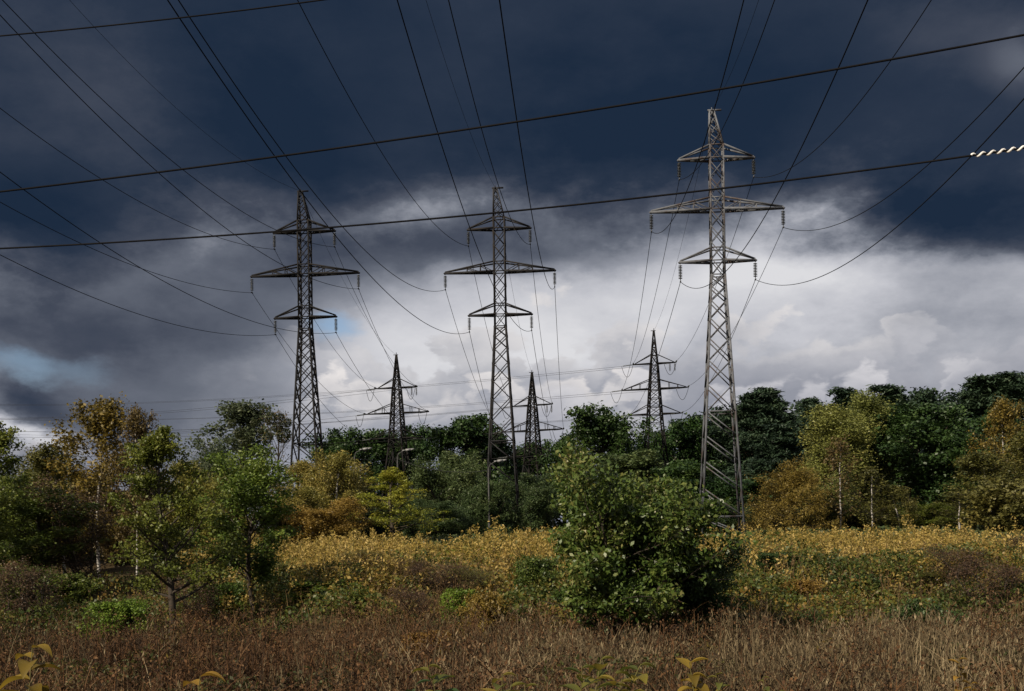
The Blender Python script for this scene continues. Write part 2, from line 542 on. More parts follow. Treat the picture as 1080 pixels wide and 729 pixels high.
def grow(seed, H=10., W=4., r0=.18, cb=.25, nb=26, nsec=5, nclump=3, nleaf=22, L=.25, Wd=.16, sig=(.5, .5, .35),
         elev=(15, 65), bend=.35, prof='oval', stems=1, hang=0., strands=0, strand_len=1.5, jitter=.35, wander=.05, lean=0.0,
         minlen=.35, top_tuft=True, under=0.0):
    rng = np.random.default_rng(seed)
    wood, limbs = Geo(), Geo()
    cen = []
    alng = []
    for sidx in range(stems):
        if stems == 1:
            d0 = np.array([lean, 0, 1.0]); Hs = H
        else:
            a = 2 * np.pi * (sidx + rng.random() * .6) / stems
            tilt = rng.uniform(.10, .50)
            d0 = np.array([np.cos(a) * tilt, np.sin(a) * tilt, 1.0]); Hs = H * rng.uniform(.72, 1.0)
        d0 /= np.linalg.norm(d0)
        Ltr = Hs / d0[2] * .94
        tr = curve_pts(rng, (rng.normal() * .05 * stems, rng.normal() * .05 * stems, -.25), d0, Ltr, 12, (0, 0, .25 if stems > 1 else 0), wander)
        rt = r0 * (1 - np.linspace(0, 1, 13)) ** .75 + .012
        rt[0] *= 1.35
        wood.tube(tr, rt, 8)
        for i in range(nb):
            q = (i + rng.random()) / nb
            t = cb + (.985 - cb) * q
            o, td = at_t(tr, t)
            if prof == 'oval': pw = math.sin(math.pi * min(1, .12 + .88 * q)) ** .6 * .92 + .08
            elif prof == 'wide': pw = (1 - q ** 2.2) ** .6 * .9 + .12
            elif prof == 'cone': pw = (1 - q) ** .8 * .95 + .06
            elif prof == 'column': pw = (math.sin(math.pi * min(1, .2 + .8 * q)) ** .4) * .9 + .08
            elif prof == 'pine': pw = (.55 + .45 * math.sin(math.pi * min(1, .25 + .7 * q))) * (1 - q) ** .7 + .05
            elif prof == 'dome': pw = math.sqrt(max(0, 1 - (q * .97 + .03 - .12) ** 2))
            elif prof == 'umbrella': pw = math.sin(math.pi * min(1, .35 + .6 * q)) ** .6
            br = max(minlen, W * pw * rng.uniform(1 - jitter, 1.0 + jitter * .25))
            az = i * 2.39996 + rng.normal() * .5
            el = R(elev[0] + (elev[1] - elev[0]) * q + rng.normal() * 8)
            d = np.array([math.cos(az) * math.cos(el), math.sin(az) * math.cos(el), math.sin(el)])
            ln = br / max(.35, math.cos(el * .7))
            pb = curve_pts(rng, o, d, ln, 6, (0, 0, bend), .09)
            rb = max(.012, r0 * (1 - t) ** .75 * .55)
            limbs.tube(pb, np.linspace(rb, .008, 7), 5)
            for k in range(nsec):
                u = .28 + .72 * (k + rng.random()) / nsec
                o2, d2 = at_t(pb, min(u, .99))
                d2 = d2 / (np.linalg.norm(d2) + 1e-9)
                side = rng.normal(size=3) * np.array([1, 1, .6])
                dd = d2 * .7 + side / (np.linalg.norm(side) + 1e-9) * .8
                dd /= np.linalg.norm(dd)
                l2 = ln * .42 * (1.25 - u) + .12 * W * .5
                ps = curve_pts(rng, o2, dd, l2, 3, (0, 0, bend * .5 - hang * .9), .12)
                limbs.tube(ps, np.linspace(rb * .35 + .004, .004, 4), 3)
                for c in range(nclump):
                    pc, pd_ = at_t(ps, min(.99, .25 + .75 * (c + rng.random()) / nclump))
                    n = max(2, int(nleaf * rng.uniform(.55, 1.35)))
                    tap = 1 - .35 * q if prof in ('pine', 'cone') else 1.0
                    cen.append(pc + np.clip(rng.normal(size=(n, 3)), -1.6, 1.6) * np.array(sig) * rng.uniform(.7, 1.2) * tap)
                for c in range(strands):
                    pc, _ = at_t(ps, rng.uniform(.3, .99))
                    n = max(3, int(nleaf * .9))
                    sl_ = strand_len * rng.uniform(.4, 1.2)
                    tt = rng.random(n)
                    drift = rng.normal(size=2) * .18 * sl_
                    cen.append(pc + np.stack([tt * drift[0], tt * drift[1], -tt * sl_], -1) + rng.normal(size=(n, 3)) * .06)
        if top_tuft:
            n = nleaf * 3
            cen.append(tr[-1] + rng.normal(size=(n, 3)) * np.array(sig))
    cen = np.concatenate(cen)
    cen = cen[cen[:, 2] > .12]
    if under:
        rr = np.hypot(cen[:, 0], cen[:, 1])
        cen = cen[cen[:, 2] > under * np.clip(rr - .55, 0, None) + .3 + .25 * np.sin(np.arctan2(cen[:, 1], cen[:, 0]) * 5)]
    v, q = leaf_quads(rng, cen, L, Wd, hang=hang, up=.6)
    wm = wood.mesh('trunk', True)
    bm_ = limbs.mesh('branches', True)
    lm = mesh_np('crown', v, q)
    rad = np.percentile(np.hypot(cen[:, 0], cen[:, 1]), 88)
    return dict(wood=wm, limb=bm_, leaf=lm, H=np.percentile(cen[:, 2], 99.6), W=rad)


PROTO = {}


def proto(kind, seed, **kw):
    PROTO[kind] = dict(grow(seed, **kw), used=None)


# near trees: leaves of true size; far ones: bigger sprays, a pixel or two each
proto('young_oak', 3, H=7.8, W=3.0, r0=.13, cb=.22, nb=40, nsec=6, nclump=3, nleaf=27, L=.11, Wd=.065, sig=(.19, .19, .11), elev=(14, 62), bend=.25, prof='cone', wander=.05, jitter=.65, minlen=.5)
proto('young_maple', 9, H=7.0, W=2.5, r0=.10, cb=.24, nb=32, nsec=6, nclump=3, nleaf=29, L=.12, Wd=.08, sig=(.20, .20, .13), elev=(32, 66), bend=.2, prof='oval', wander=.05, jitter=.6)
proto('apple', 12, H=5.6, W=2.6, r0=.10, cb=.22, nb=17, nsec=7, nclump=4, nleaf=18, L=.15, Wd=.085, sig=(.21, .21, .13), elev=(0, 60), bend=.15, prof='oval', stems=6, wander=.07, jitter=.7, under=.8)
proto('dome', 53, H=8, W=4.0, r0=.16, cb=.03, nb=80, nsec=7, nclump=3, nleaf=18, L=.24, Wd=.05, sig=(.34, .34, .3), elev=(0, 80), bend=.1, prof='dome', hang=.35, strands=2, strand_len=.7, wander=.05, jitter=.35)
proto('oak', 21, H=15, W=6.2, r0=.4, cb=.06, nb=34, nsec=7, nclump=4, nleaf=34, L=.36, Wd=.24, sig=(.55, .55, .40), elev=(0, 70), bend=.25, prof='oval', jitter=.5)
proto('oak_b', 22, H=14, W=5.6, r0=.4, cb=.05, nb=32, nsec=7, nclump=4, nleaf=32, L=.34, Wd=.22, sig=(.52, .52, .34), elev=(0, 65), bend=.35, prof='wide', jitter=.5)
proto('pine', 31, H=21, W=4.6, r0=.32, cb=.10, nb=58, nsec=6, nclump=3, nleaf=22, L=.48, Wd=.12, sig=(.55, .55, .26), elev=(-8, 48), bend=.5, prof='pine', jitter=.8, wander=.02, top_tuft=False)
proto('pine_b', 32, H=20, W=5.0, r0=.32, cb=.10, nb=54, nsec=6, nclump=3, nleaf=22, L=.48, Wd=.12, sig=(.55, .55, .24), elev=(-5, 40), bend=.45, prof='pine', jitter=.7, wander=.04, top_tuft=False)
proto('pine_c', 33, H=22, W=4.2, r0=.3, cb=.08, nb=56, nsec=6, nclump=3, nleaf=22, L=.48, Wd=.12, sig=(.52, .52, .26), elev=(-12, 50), bend=.55, prof='cone', jitter=.75, wander=.025, top_tuft=False)
proto('birch', 41, H=11, W=2.3, r0=.065, cb=.22, nb=38, nsec=6, nclump=2, nleaf=13, L=.17, Wd=.11, sig=(.25, .25, .25), elev=(35, 62), bend=-.35, prof='oval', hang=.35, strands=2, strand_len=1.1, wander=.04)
proto('birch_thin', 42, H=10, W=1.7, r0=.055, cb=.22, nb=30, nsec=4, nclump=2, nleaf=5, L=.2, Wd=.12, sig=(.25, .25, .25), elev=(40, 66), bend=-.2, prof='column', hang=.3, strands=1, strand_len=.9, wander=.05)
proto('willow', 51, H=8, W=3.2, r0=.16, cb=.04, nb=24, nsec=6, nclump=2, nleaf=16, L=.28, Wd=.065, sig=(.25, .25, .25), elev=(25, 75), bend=-.1, prof='wide', stems=4, hang=.5, strands=4, strand_len=1.0, wander=.04)
proto('willow_b', 52, H=9, W=3.4, r0=.18, cb=.05, nb=22, nsec=6, nclump=4, nleaf=24, L=.25, Wd=.10, sig=(.36, .36, .34), elev=(20, 72), bend=.2, prof='oval', stems=3, hang=.1, wander=.05)
proto('poplar', 61, H=14, W=3.2, r0=.25, cb=.08, nb=44, nsec=5, nclump=4, nleaf=42, L=.16, Wd=.12, sig=(.40, .40, .45), elev=(35, 72), bend=.4, prof='column', wander=.025)
proto('poplar_loose', 62, H=17, W=4.4, r0=.28, cb=.16, nb=34, nsec=6, nclump=3, nleaf=20, L=.28, Wd=.2, sig=(.42, .42, .36), elev=(25, 65), bend=.35, prof='oval', jitter=.5, wander=.03)
proto('bush', 71, H=2.6, W=1.5, r0=.035, cb=.10, nb=12, nsec=4, nclump=3, nleaf=14, L=.14, Wd=.085, sig=(.14, .14, .12), elev=(20, 65), bend=.2, prof='oval', stems=6, wander=.05)
proto('herb', 72, H=1.6, W=.55, r0=.014, cb=.25, nb=9, nsec=3, nclump=2, nleaf=8, L=.13, Wd=.06, sig=(.08, .08, .10), elev=(30, 65), bend=.2, prof='column', stems=9, wander=.05)
proto('twiggy', 73, H=6, W=1.9, r0=.06, cb=.08, nb=18, nsec=6, nclump=2, nleaf=9, L=.12, Wd=.06, sig=(.22, .22, .22), elev=(30, 70), bend=.2, prof='oval', stems=4, wander=.05)
proto('bare', 74, H=14, W=3.6, r0=.2, cb=.25, nb=30, nsec=7, nclump=1, nleaf=1, L=.2, Wd=.12, sig=(.3, .3, .3), elev=(30, 70), bend=.3, prof='oval', wander=.03, top_tuft=False)


def plant(name, kind, mat, px, py_top, Y, hw, label, cat='tree', group=None, woodmat=None, rz=None, base=None, squash=None):
    """stand a copy of a grown plant so that it spans hw either side of px and reaches py_top"""
    pr = PROTO[kind]
    top = P(px, py_top, Y)
    X = top.x
    gz_ = gz1(X, Y) if base is None else base
    H = top.z - gz_
    sz = H / pr['H']
    sxy = hw / F * Y / pr['W']
    r = random.Random(int(px) * 7919 + int(py_top) * 104729 + len(kind))
    e = empty(name, (X, Y, gz_), label, cat, group, rz if rz is not None else r.uniform(0, 6.28))
    e.scale = (sxy, sxy * (squash or 1), sz)
    woodmat = woodmat or bark
    if not pr['used']:
        t = link('trunk', pr['wood'], woodmat, e)
        b = link('branches', pr['limb'], bark, e)
        c = link('crown', pr['leaf'], mat, e)
        pr['used'] = (t, b, c)
    else:
        t, b, c = (o.copy() for o in pr['used'])
        t.name, b.name, c.name = 'trunk', 'branches', 'crown'
        for o in (t, b, c):
            COL.objects.link(o)
            o.parent = e
    for o, mm in ((t, woodmat), (c, mat)):
        o.material_slots[0].link = 'OBJECT'
        o.material_slots[0].material = mm
    return e


random.seed(5)
#        name          kind            leaves         px   top   Y   hw  label
TREES = [
    ('oak_tree', 'young_oak', 'young_olive', -22, 436, 50, 52, 'dark leafy tree cut off by the left edge, beside the golden birches'),
    ('oak_tree', 'young_maple', 'young_olive', 42, 512, 54, 46, 'low dark olive tree between the left edge and the golden birches'),
    ('birch_tree', 'birch', 'birch_gold', 100, 424, 62, 44, 'tall golden birch with the widest yellow crown on the left'),
    ('birch_tree', 'birch', 'birch_brown', 143, 430, 60, 25, 'slim brownish birch with the whitest bare trunk, behind the front olive tree'),
    ('birch_tree', 'birch', 'birch_olive', 66, 470, 64, 36, 'lower yellowish birch on the left flank of the golden one'),
    ('twiggy_tree', 'twiggy', 'twig_brown', 88, 505, 55, 44, 'half bare brown thicket tree in front of the golden birch'),
    ('oak_tree', 'young_oak', 'young_olive', 174, 453, 41.5, 54, 'front olive green tree with a crooked dark trunk in brown grass'),
    ('maple_tree', 'young_maple', 'young_green', 268, 471, 45.5, 46, 'fresh green round tree on a forked trunk under the left dark pylon'),
    ('poplar_tree', 'poplar_loose', 'poplar_grey', 250, 424, 150, 42, 'grey green open crowned tree hung with mistletoe left of the left pylon'),
    ('poplar_tree', 'willow_b', 'poplar_grey', 222, 470, 120, 34, 'grey green rounded tree at the foot of the mistletoe tree'),
    ('willow_tree', 'willow_b', 'pale_gold', 218, 488, 82, 46, 'pale yellowish tree glimpsed between the two front left trees'),
    ('birch_tree', 'willow_b', 'pale_gold', 352, 480, 96, 38, 'olive yellow birch just right of the left dark pylon legs'),
    ('birch_tree', 'birch', 'pale_gold', 318, 486, 98, 30, 'yellow birch standing right at the foot of the left dark pylon'),
    ('birch_tree', 'birch_thin', 'pale_gold', 378, 490, 100, 24, 'thin pale stemmed birch beside the bright yellow green tree'),
    ('willow_tree', 'willow_b', 'orange_bush', 342, 527, 84, 36, 'orange leaved low tree above the yellow weeds right of the round green tree'),
    ('lime_tree', 'young_oak', 'lime_yellow', 414, 494, 88, 36, 'bright yellow green tree in front of the left lattice anchor tower'),
    ('oak_tree', 'oak', 'oak_dark', 366, 455, 205, 40, 'dark tree behind the left pylon and left of the left anchor tower'),
    ('oak_tree', 'oak_b', 'oak_dark', 402, 458, 215, 36, 'dark tree directly behind the left anchor tower'),
    ('oak_tree', 'oak', 'oak_dark', 440, 452, 220, 36, 'dark tree between the left anchor tower and the highest dark round oak'),
    ('oak_tree', 'oak_b', 'oak_dark', 489, 440, 200, 40, 'highest dark round oak left of the middle pylon'),
    ('oak_tree', 'oak', 'oak_dark', 523, 458, 210, 32, 'dark oak seen through the legs of the middle pylon'),
    ('willow_tree', 'willow_b', 'willow_grey', 474, 477, 140, 42, 'large soft grey green willow under the highest dark round oak'),
    ('willow_tree', 'willow_b', 'willow_grey', 432, 520, 112, 26, 'grey green willow tucked behind the bright yellow green tree'),
    ('willow_tree', 'willow', 'willow_grey', 512, 507, 108, 40, 'dense grey green willow at the foot of the middle pylon'),
    ('willow_tree', 'willow_b', 'willow_grey', 470, 530, 102, 30, 'low grey green willow bush above the yellow weeds, left of the middle pylon'),
    ('willow_tree', 'willow_b', 'willow_grey', 556, 500, 128, 34, 'grey green willow between the middle pylon and the big leafy bush'),
    ('oak_tree', 'oak_b', 'oak', 592, 462, 215, 24, 'distant green tree right of the small middle anchor tower'),
    ('oak_tree', 'oak', 'oak_dark', 630, 431, 185, 46, 'dark round oak standing above the big leafy bush'),
    ('oak_tree', 'oak_b', 'oak', 716, 443, 205, 34, 'green tree between the right anchor tower and the tall pale pylon'),
    ('oak_tree', 'oak', 'oak', 686, 462, 200, 30, 'green tree at the foot of the right anchor tower'),
    ('oak_tree', 'oak_b', 'willow_grey', 662, 478, 150, 44, 'grey green tree behind the top of the big leafy bush'),
    ('oak_tree', 'oak_b', 'oak', 728, 486, 140, 40, 'dull green tree seen left of the tall pale pylon legs'),
    ('oak_tree', 'oak', 'oak_dark', 752, 505, 128, 34, 'dark green low tree behind the legs of the tall pale pylon'),
    ('pine_tree', 'pine', 'pine', 776, 416, 205, 44, 'dark pine with a ragged top just right of the tall pale pylon'),
    ('pine_tree', 'pine_b', 'pine', 750, 432, 215, 39, 'dark pine seen through the lattice of the tall pale pylon'),
    ('pine_tree', 'pine_c', 'pine', 800, 424, 215, 39, 'lower pine in the gap between two ragged pine tops'),
    ('pine_tree', 'pine', 'pine', 824, 409, 205, 42, 'highest ragged pine above the golden willow'),
    ('pine_tree', 'pine_b', 'pine', 853, 418, 210, 39, 'flat topped pine touching the pale poplar on its left'),
    ('pine_tree', 'pine_b', 'pine', 876, 421, 220, 29, 'flat topped pine peeping out behind the pale poplar'),
    ('pine_tree', 'pine_b', 'pine', 792, 452, 180, 44, 'broad dark pine filling the wood behind the tall pale pylon and willow'),
    ('pine_tree', 'pine', 'pine', 838, 448, 180, 42, 'broad dark pine filling the wood right above the golden willow'),
    ('oak_tree', 'oak_b', 'oak_dark', 790, 505, 130, 34, 'dark shrubby tree between the tall pale pylon and the golden willow'),
    ('pine_tree', 'pine', 'pine', 957, 408, 200, 52, 'broad spiky topped pine behind the dark oak'),
    ('pine_tree', 'pine_b', 'pine', 994, 424, 205, 44, 'low pine in the dip of the right skyline'),
    ('pine_tree', 'pine_c', 'pine', 1024, 402, 205, 44, 'pointed pine on the rising right skyline'),
    ('pine_tree', 'pine', 'pine', 1048, 407, 200, 42, 'pine behind the yellow topped tree at the right'),
    ('pine_tree', 'pine_c', 'pine', 1074, 391, 195, 47, 'highest pine, at the right edge of the skyline'),
    ('pine_tree', 'pine_b', 'pine', 1108, 388, 195, 42, 'pine cut off by the right edge'),
    ('pine_tree', 'pine_b', 'pine', 1018, 440, 175, 52, 'broad dark pine filling the wood below the pointed pine'),
    ('willow_tree', 'dome', 'gold_willow', 827, 488, 96, 41, 'dome shaped golden orange willow in front of the dark pines'),
    ('poplar_tree', 'poplar', 'poplar_pale', 876, 430, 118, 34, 'pale yellow green poplar standing left of its taller neighbour'),
    ('poplar_tree', 'poplar', 'poplar_pale', 909, 416, 122, 30, 'tallest pale yellow green poplar, next to the dark oak'),
    ('willow_tree', 'willow_b', 'poplar_pale', 872, 500, 101, 26, 'pale silvery willow leaning against the golden willow'),
    ('birch_tree', 'birch_thin', 'birch_brown', 885, 462, 98, 20, 'thin half bare birch with a long white stem before the pale poplars'),
    ('birch_tree', 'birch_thin', 'birch_olive', 919, 492, 96, 20, 'short thin white stemmed birch in front of the dark oak'),
    ('birch_tree', 'birch', 'birch_olive', 948, 512, 97, 22, 'small olive bushy birch at the foot of the dark oak'),
    ('oak_tree', 'oak', 'oak_dark', 968, 430, 120, 56, 'massive dark green oak right of the pale poplars'),
    ('oak_tree', 'oak_b', 'oak_dark', 1006, 452, 118, 36, 'dark oak on the right shoulder of the massive one'),
    ('willow_tree', 'willow_b', 'poplar_grey', 1034, 464, 128, 26, 'pale grey green willow between dark oak and rusty trees'),
    ('birch_tree', 'birch', 'birch_gold', 1057, 421, 114, 26, 'slender tree with a yellow top against dark pines at the right'),
    ('birch_tree', 'birch', 'birch_olive', 1046, 478, 98, 36, 'bushy olive brown birch right of the dark oak'),
    ('birch_tree', 'birch', 'birch_olive', 1086, 455, 100, 40, 'olive brown birch cut off by the right edge'),
    ('birch_tree', 'birch_thin', 'birch_olive', 1012, 518, 94, 24, 'low olive birch scrub under the dark oak and rusty birch'),
    ('oak_tree', 'oak_b', 'pine', 792, 441, 235, 40, 'distant dark tree filling the skyline gap right of the tall pale pylon'),
    ('oak_tree', 'oak', 'pine', 842, 440, 235, 40, 'distant dark tree filling the skyline above the golden willow'),
    ('oak_tree', 'oak_b', 'pine', 925, 430, 230, 40, 'distant dark tree behind the tallest pale poplar'),
    ('oak_tree', 'oak', 'pine', 990, 428, 230, 44, 'distant dark tree behind the massive dark oak'),
    ('pine_tree', 'pine', 'pine', 906, 412, 225, 44, 'dark pine just showing over the tallest pale poplar'),
    ('oak_tree', 'oak_b', 'oak_dark', 1042, 436, 170, 44, 'dark tree filling the wood behind the yellow topped slender tree'),
    ('oak_tree', 'oak', 'oak', 700, 470, 225, 44, 'distant green tree closing the gap behind the right strain tower'),
    ('oak_tree', 'oak_b', 'pine', 965, 417, 240, 48, 'broad distant dark crown behind the spiky topped pine'),
    ('oak_tree', 'oak', 'pine', 1040, 408, 240, 52, 'broad distant dark crown behind the pointed pine of the right skyline'),
    ('oak_tree', 'oak_b', 'pine', 1092, 400, 235, 48, 'broad distant dark crown at the right edge behind the highest pine'),
    ('oak_tree', 'oak', 'pine', 770, 432, 240, 44, 'broad distant dark crown behind the ragged pine beside the tall pale pylon'),
    ('oak_tree', 'oak_b', 'pine', 868, 428, 245, 48, 'broad distant dark crown behind the flat topped pines'),
    ('willow_tree', 'willow_b', 'birch_olive', 58, 490, 72, 44, 'dense olive tree under the lower yellowish birch at the left'),
    ('willow_tree', 'willow_b', 'birch_brown', 124, 498, 70, 40, 'dense brown olive tree between the two tall left birches'),
    ('willow_tree', 'willow_b', 'young_olive', -8, 500, 62, 44, 'dense dark tree at the very left edge under the taller one'),
    ('willow_tree', 'willow_b', 'birch_olive', 22, 540, 76, 52, 'olive thicket under the dark tree at the left edge'),
    ('willow_tree', 'willow_b', 'birch_brown', 92, 535, 80, 46, 'brown olive thicket behind the white birch trunks'),
    ('willow_tree', 'willow_b', 'pale_gold', 158, 520, 82, 44, 'pale golden thicket behind the crooked front olive tree'),
    ('willow_tree', 'willow_b', 'birch_olive', 258, 540, 84, 44, 'olive yellow thicket behind the forked trunk of the round green tree'),
    ('willow_tree', 'willow_b', 'willow_grey', 38, 490, 150, 40, 'distant bluish green tree tops low at the far left skyline'),
    ('willow_tree', 'willow_b', 'pale_gold', 308, 515, 90, 32, 'yellow thicket between the round green tree and the orange one'),
    ('willow_tree', 'willow_b', 'willow_grey', 392, 532, 104, 36, 'grey green thicket between the orange tree and the bright yellow green one'),
    ('oak_tree', 'oak', 'oak', 560, 470, 225, 40, 'distant wood tree behind the smallest strain tower'),
    ('oak_tree', 'oak_b', 'oak_dark', 740, 456, 220, 36, 'distant dark tree left of the shaft of the tall pale pylon'),
    ('willow_tree', 'willow_b', 'willow_grey', 760, 528, 112, 36, 'low grey green thicket right behind the tall pale pylon feet'),
    ('willow_tree', 'willow_b', 'birch_olive', 905, 530, 104, 36, 'low olive thicket between the two white stemmed birches'),
    ('willow_tree', 'willow_b', 'young_olive', 985, 532, 104, 40, 'dark olive thicket under the massive dark oak'),
    ('willow_tree', 'bush', 'birch_olive', 1068, 508, 90, 40, 'low olive brown scrub at the right edge of the crest'),
]
for nm, kd, lf, px, top, Y, hw, lb in TREES:
    wm = bark_birch if nm == 'birch_tree' else bark_pine if nm == 'pine_tree' else bark
    plant(nm, kd, LM[lf], px, top, Y, hw, lb, woodmat=wm, group=nm.replace('_', ' ') + 's around the pylons')

# the bare tree with mistletoe balls beside the left pylon
mt = plant('bare_tree', 'bare', LM['birch_brown'], 292, 430, 142, 22, 'almost bare tree full of dark mistletoe balls, left of the left dark pylon')
bpy.context.view_layer.update()
inv = mt.matrix_world.inverted()
rngm = np.random.default_rng(4)
_c = rngm.normal(size=(420, 3)); _c /= np.linalg.norm(_c, axis=1)[:, None]
_v, _q = leaf_quads(rngm, _c * rngm.uniform(.3, 1, (420, 1)) ** .4, .45, .16)
ball_me = mesh_np('mistletoe', _v, _q)
for px, py, r_ in [(286, 441, .8), (293, 450, .7), (299, 459, 1.0), (303, 446, .6), (268, 446, .5), (252, 457, .7), (245, 447, .55), (282, 462, .7), (296, 440, .5), (259, 466, .8), (275, 455, .4)]:
    b = link('mistletoe', ball_me, LM['mistletoe'], mt)
    p = P(px, py, 142)
    b.matrix_parent_inverse = Matrix.Identity(4)
    b.location = inv @ p
    s_ = mt.scale
    b.scale = (r_ / s_.x, r_ / s_.y, r_ / s_.z)

# the big bush in the middle, and shrubs and herbs one can tell apart
plant('apple_tree', 'apple', LM['center'], 654, 483, 33.5, 82, 'big broad leafy green bush in the middle foreground before the pale pylon', 'bush', rz=.4)
plant('apple_tree', 'apple', LM['nettle'], 738, 572, 35, 50, 'shaded right flank of the big leafy bush, set as a darker low bush', 'bush', rz=2.0)  # shaded side of the big bush, its shade put into darker leaves
SHRUBS = [
    ('shrub', 'bush', 'bright_green', 126, 634, 37.5, 28, 'bright yellow green low bush at the foot of the front olive tree'),
    ('shrub', 'bush', 'orange_bush', 514, 626, 37, 22, 'small orange yellow leaved bush left of the big leafy bush'),
    ('shrub', 'bush', 'orange_bush', 452, 666, 31, 22, 'rusty orange low bush in the brown grass left of centre'),
    ('shrub', 'bush', 'nettle', 812, 583, 52, 28, 'dark green bush on the bank under the yellow weeds right of the pale pylon'),
    ('shrub', 'herb', 'nettle', 962, 632, 34.5, 30, 'tall dark nettles at the right end of the brown grass'),
    ('shrub', 'herb', 'nettle', 1006, 644, 33.5, 36, 'broad clump of dark nettles right of the tall ones'),
    ('shrub', 'herb', 'nettle', 858, 642, 35, 14, 'thin dark green herb rising from the straw coloured grass'),
    ('shrub', 'twiggy', 'twig_brown', 1050, 588, 41, 44, 'reddish brown twiggy brush at the right edge'),
    ('shrub', 'twiggy', 'twig_brown', 1020, 574, 46, 34, 'brown twiggy brush on the bank below the rusty birch'),
    ('shrub', 'twiggy', 'birch_olive', 385, 579, 54, 30, 'grey brown seedy bush among the yellow weeds right of the orange low tree'),
    ('shrub', 'twiggy', 'twig_brown', 470, 592, 46, 40, 'brown dried thicket on the bank left of the big leafy bush'),
    ('shrub', 'bush', 'young_green', 335, 612, 46, 36, 'green undergrowth bush right of the forked trunk'),
    ('shrub', 'bush', 'young_green', 228, 616, 47, 32, 'green undergrowth bush between the two front left trees'),
    ('shrub', 'bush', 'young_green', 395, 612, 49, 24, 'green bush low on the bank below the grey brown seedy bush'),
    ('shrub', 'bush', 'center', 566, 588, 43, 22, 'leafy green bush touching the left side of the big leafy bush'),
    ('shrub', 'bush', 'lime_yellow', 505, 577, 60, 30, 'yellowish green bush among the yellow weeds left of the big leafy bush'),
    ('shrub', 'bush', 'young_olive', 20, 600, 47, 34, 'dark olive bush at the left edge above the brown grass'),
    ('shrub', 'bush', 'young_olive', 78, 606, 50, 30, 'dark green bush below the half bare brown thicket'),
    ('shrub', 'bush', 'birch_olive', 300, 596, 52, 28, 'yellowish bush right behind the forked trunk of the round green tree'),
    ('shrub', 'bush', 'nettle', 700, 600, 50, 26, 'dark bush peeping out behind the right side of the big leafy bush'),
    ('shrub', 'bush', 'nettle', 868, 592, 50, 24, 'dark green bush halfway up the bank under the white stemmed birches'),
    ('shrub', 'bush', 'birch_olive', 935, 600, 50, 30, 'yellow olive bush on the bank above the dark nettles'),
    ('shrub', 'twiggy', 'birch_brown', 428, 590, 50, 26, 'brown seedy brush on the bank right of the grey brown seedy bush'),
    ('shrub', 'twiggy', 'birch_olive', 515, 598, 45, 28, 'olive seedy brush above the small orange yellow leaved bush'),
    ('shrub', 'twiggy', 'twig_brown', 440, 618, 41, 26, 'dark brown brush at the foot of the bank left of the orange yellow bush'),
    ('shrub', 'bush', 'bright_green', 484, 622, 40, 18, 'fresh green low bush left of the small orange yellow leaved bush'),
    ('shrub', 'bush', 'nettle', 980, 640, 35, 22, 'dark leafy bush among the nettles at the right'),
    ('shrub', 'twiggy', 'twig_brown', 30, 590, 44, 36, 'dark brown thicket added as shade at the left edge before the dark olive bush'),  # brown brush added to stand for shade under the left trees
    ('shrub', 'twiggy', 'twig_brown', 212, 606, 44, 30, 'dark brown brush added as shade between the crooked trunk and the forked trunk'),  # also added to darken the shaded ground between the trunks
    ('shrub', 'bush', 'young_olive', 778, 612, 43, 26, 'olive bush right beside the shaded flank of the big leafy bush'),
    ('shrub', 'bush', 'nettle', 905, 606, 46, 26, 'dark rounded bush on the bank left of the yellow olive one'),
    ('shrub', 'bush', 'orange_bush', 845, 612, 44, 18, 'small rusty leaved bush on the bank between two dark rounded bushes'),
    ('shrub', 'bush', 'young_olive', 380, 622, 43, 24, 'olive bush at the foot of the bank right of the forked trunk'),
    ('shrub', 'twiggy', 'birch_olive', 990, 600, 47, 34, 'olive brown brush on the bank left of the reddish twiggy brush'),
    ('shrub', 'twiggy', 'twig_brown', 1075, 560, 56, 30, 'dark brown brush on the crest at the right edge'),
]
for nm, kd, lf, px, top, Y, hw, lb in SHRUBS:
    plant(nm, kd, LM[lf], px, top, Y, hw, lb, 'shrub', 'shrubs of the bank and meadow')


# ------------------------------------------------------------------ ground cover (nobody could count it)
def scatter(rng, n, y0, y1, halfw=0.62, xlo=None, xhi=None):
    """n spots between two distances, denser when near"""
    Y = y0 + (y1 - y0) * rng.random(n)
    X = (rng.random(n) * 2 - 1) * (halfw * Y + 2)
    if xlo is not None: X = xlo + (xhi - xlo) * rng.random(n)
    return X, Y


def clumped(rng, n, per, rad, y0, y1):
    """grass grows in tussocks"""
    X, Y = scatter(rng, n, y0, y1)
    m = rng.integers(max(1, per // 3), per * 2, n)
    X, Y = np.repeat(X, m), np.repeat(Y, m)
    r_ = rad * rng.random(len(X)) ** .7
    a_ = rng.random(len(X)) * 6.283
    return X + r_ * np.cos(a_), Y + r_ * np.sin(a_)


def vnoise(X, Y, s, seed):
    r = np.random.default_rng(seed)
    out = 0
    for i in range(5):
        a = r.uniform(0, 6.28); k = s * r.uniform(.6, 1.8); ph = r.uniform(0, 6.28)
        b = a + 1.5
        out = out + np.sin((X * math.cos(a) + Y * math.sin(a)) * k + ph) * np.cos((X * math.cos(b) + Y * math.sin(b)) * k * .8 + ph * 2)
    return out / 2.2


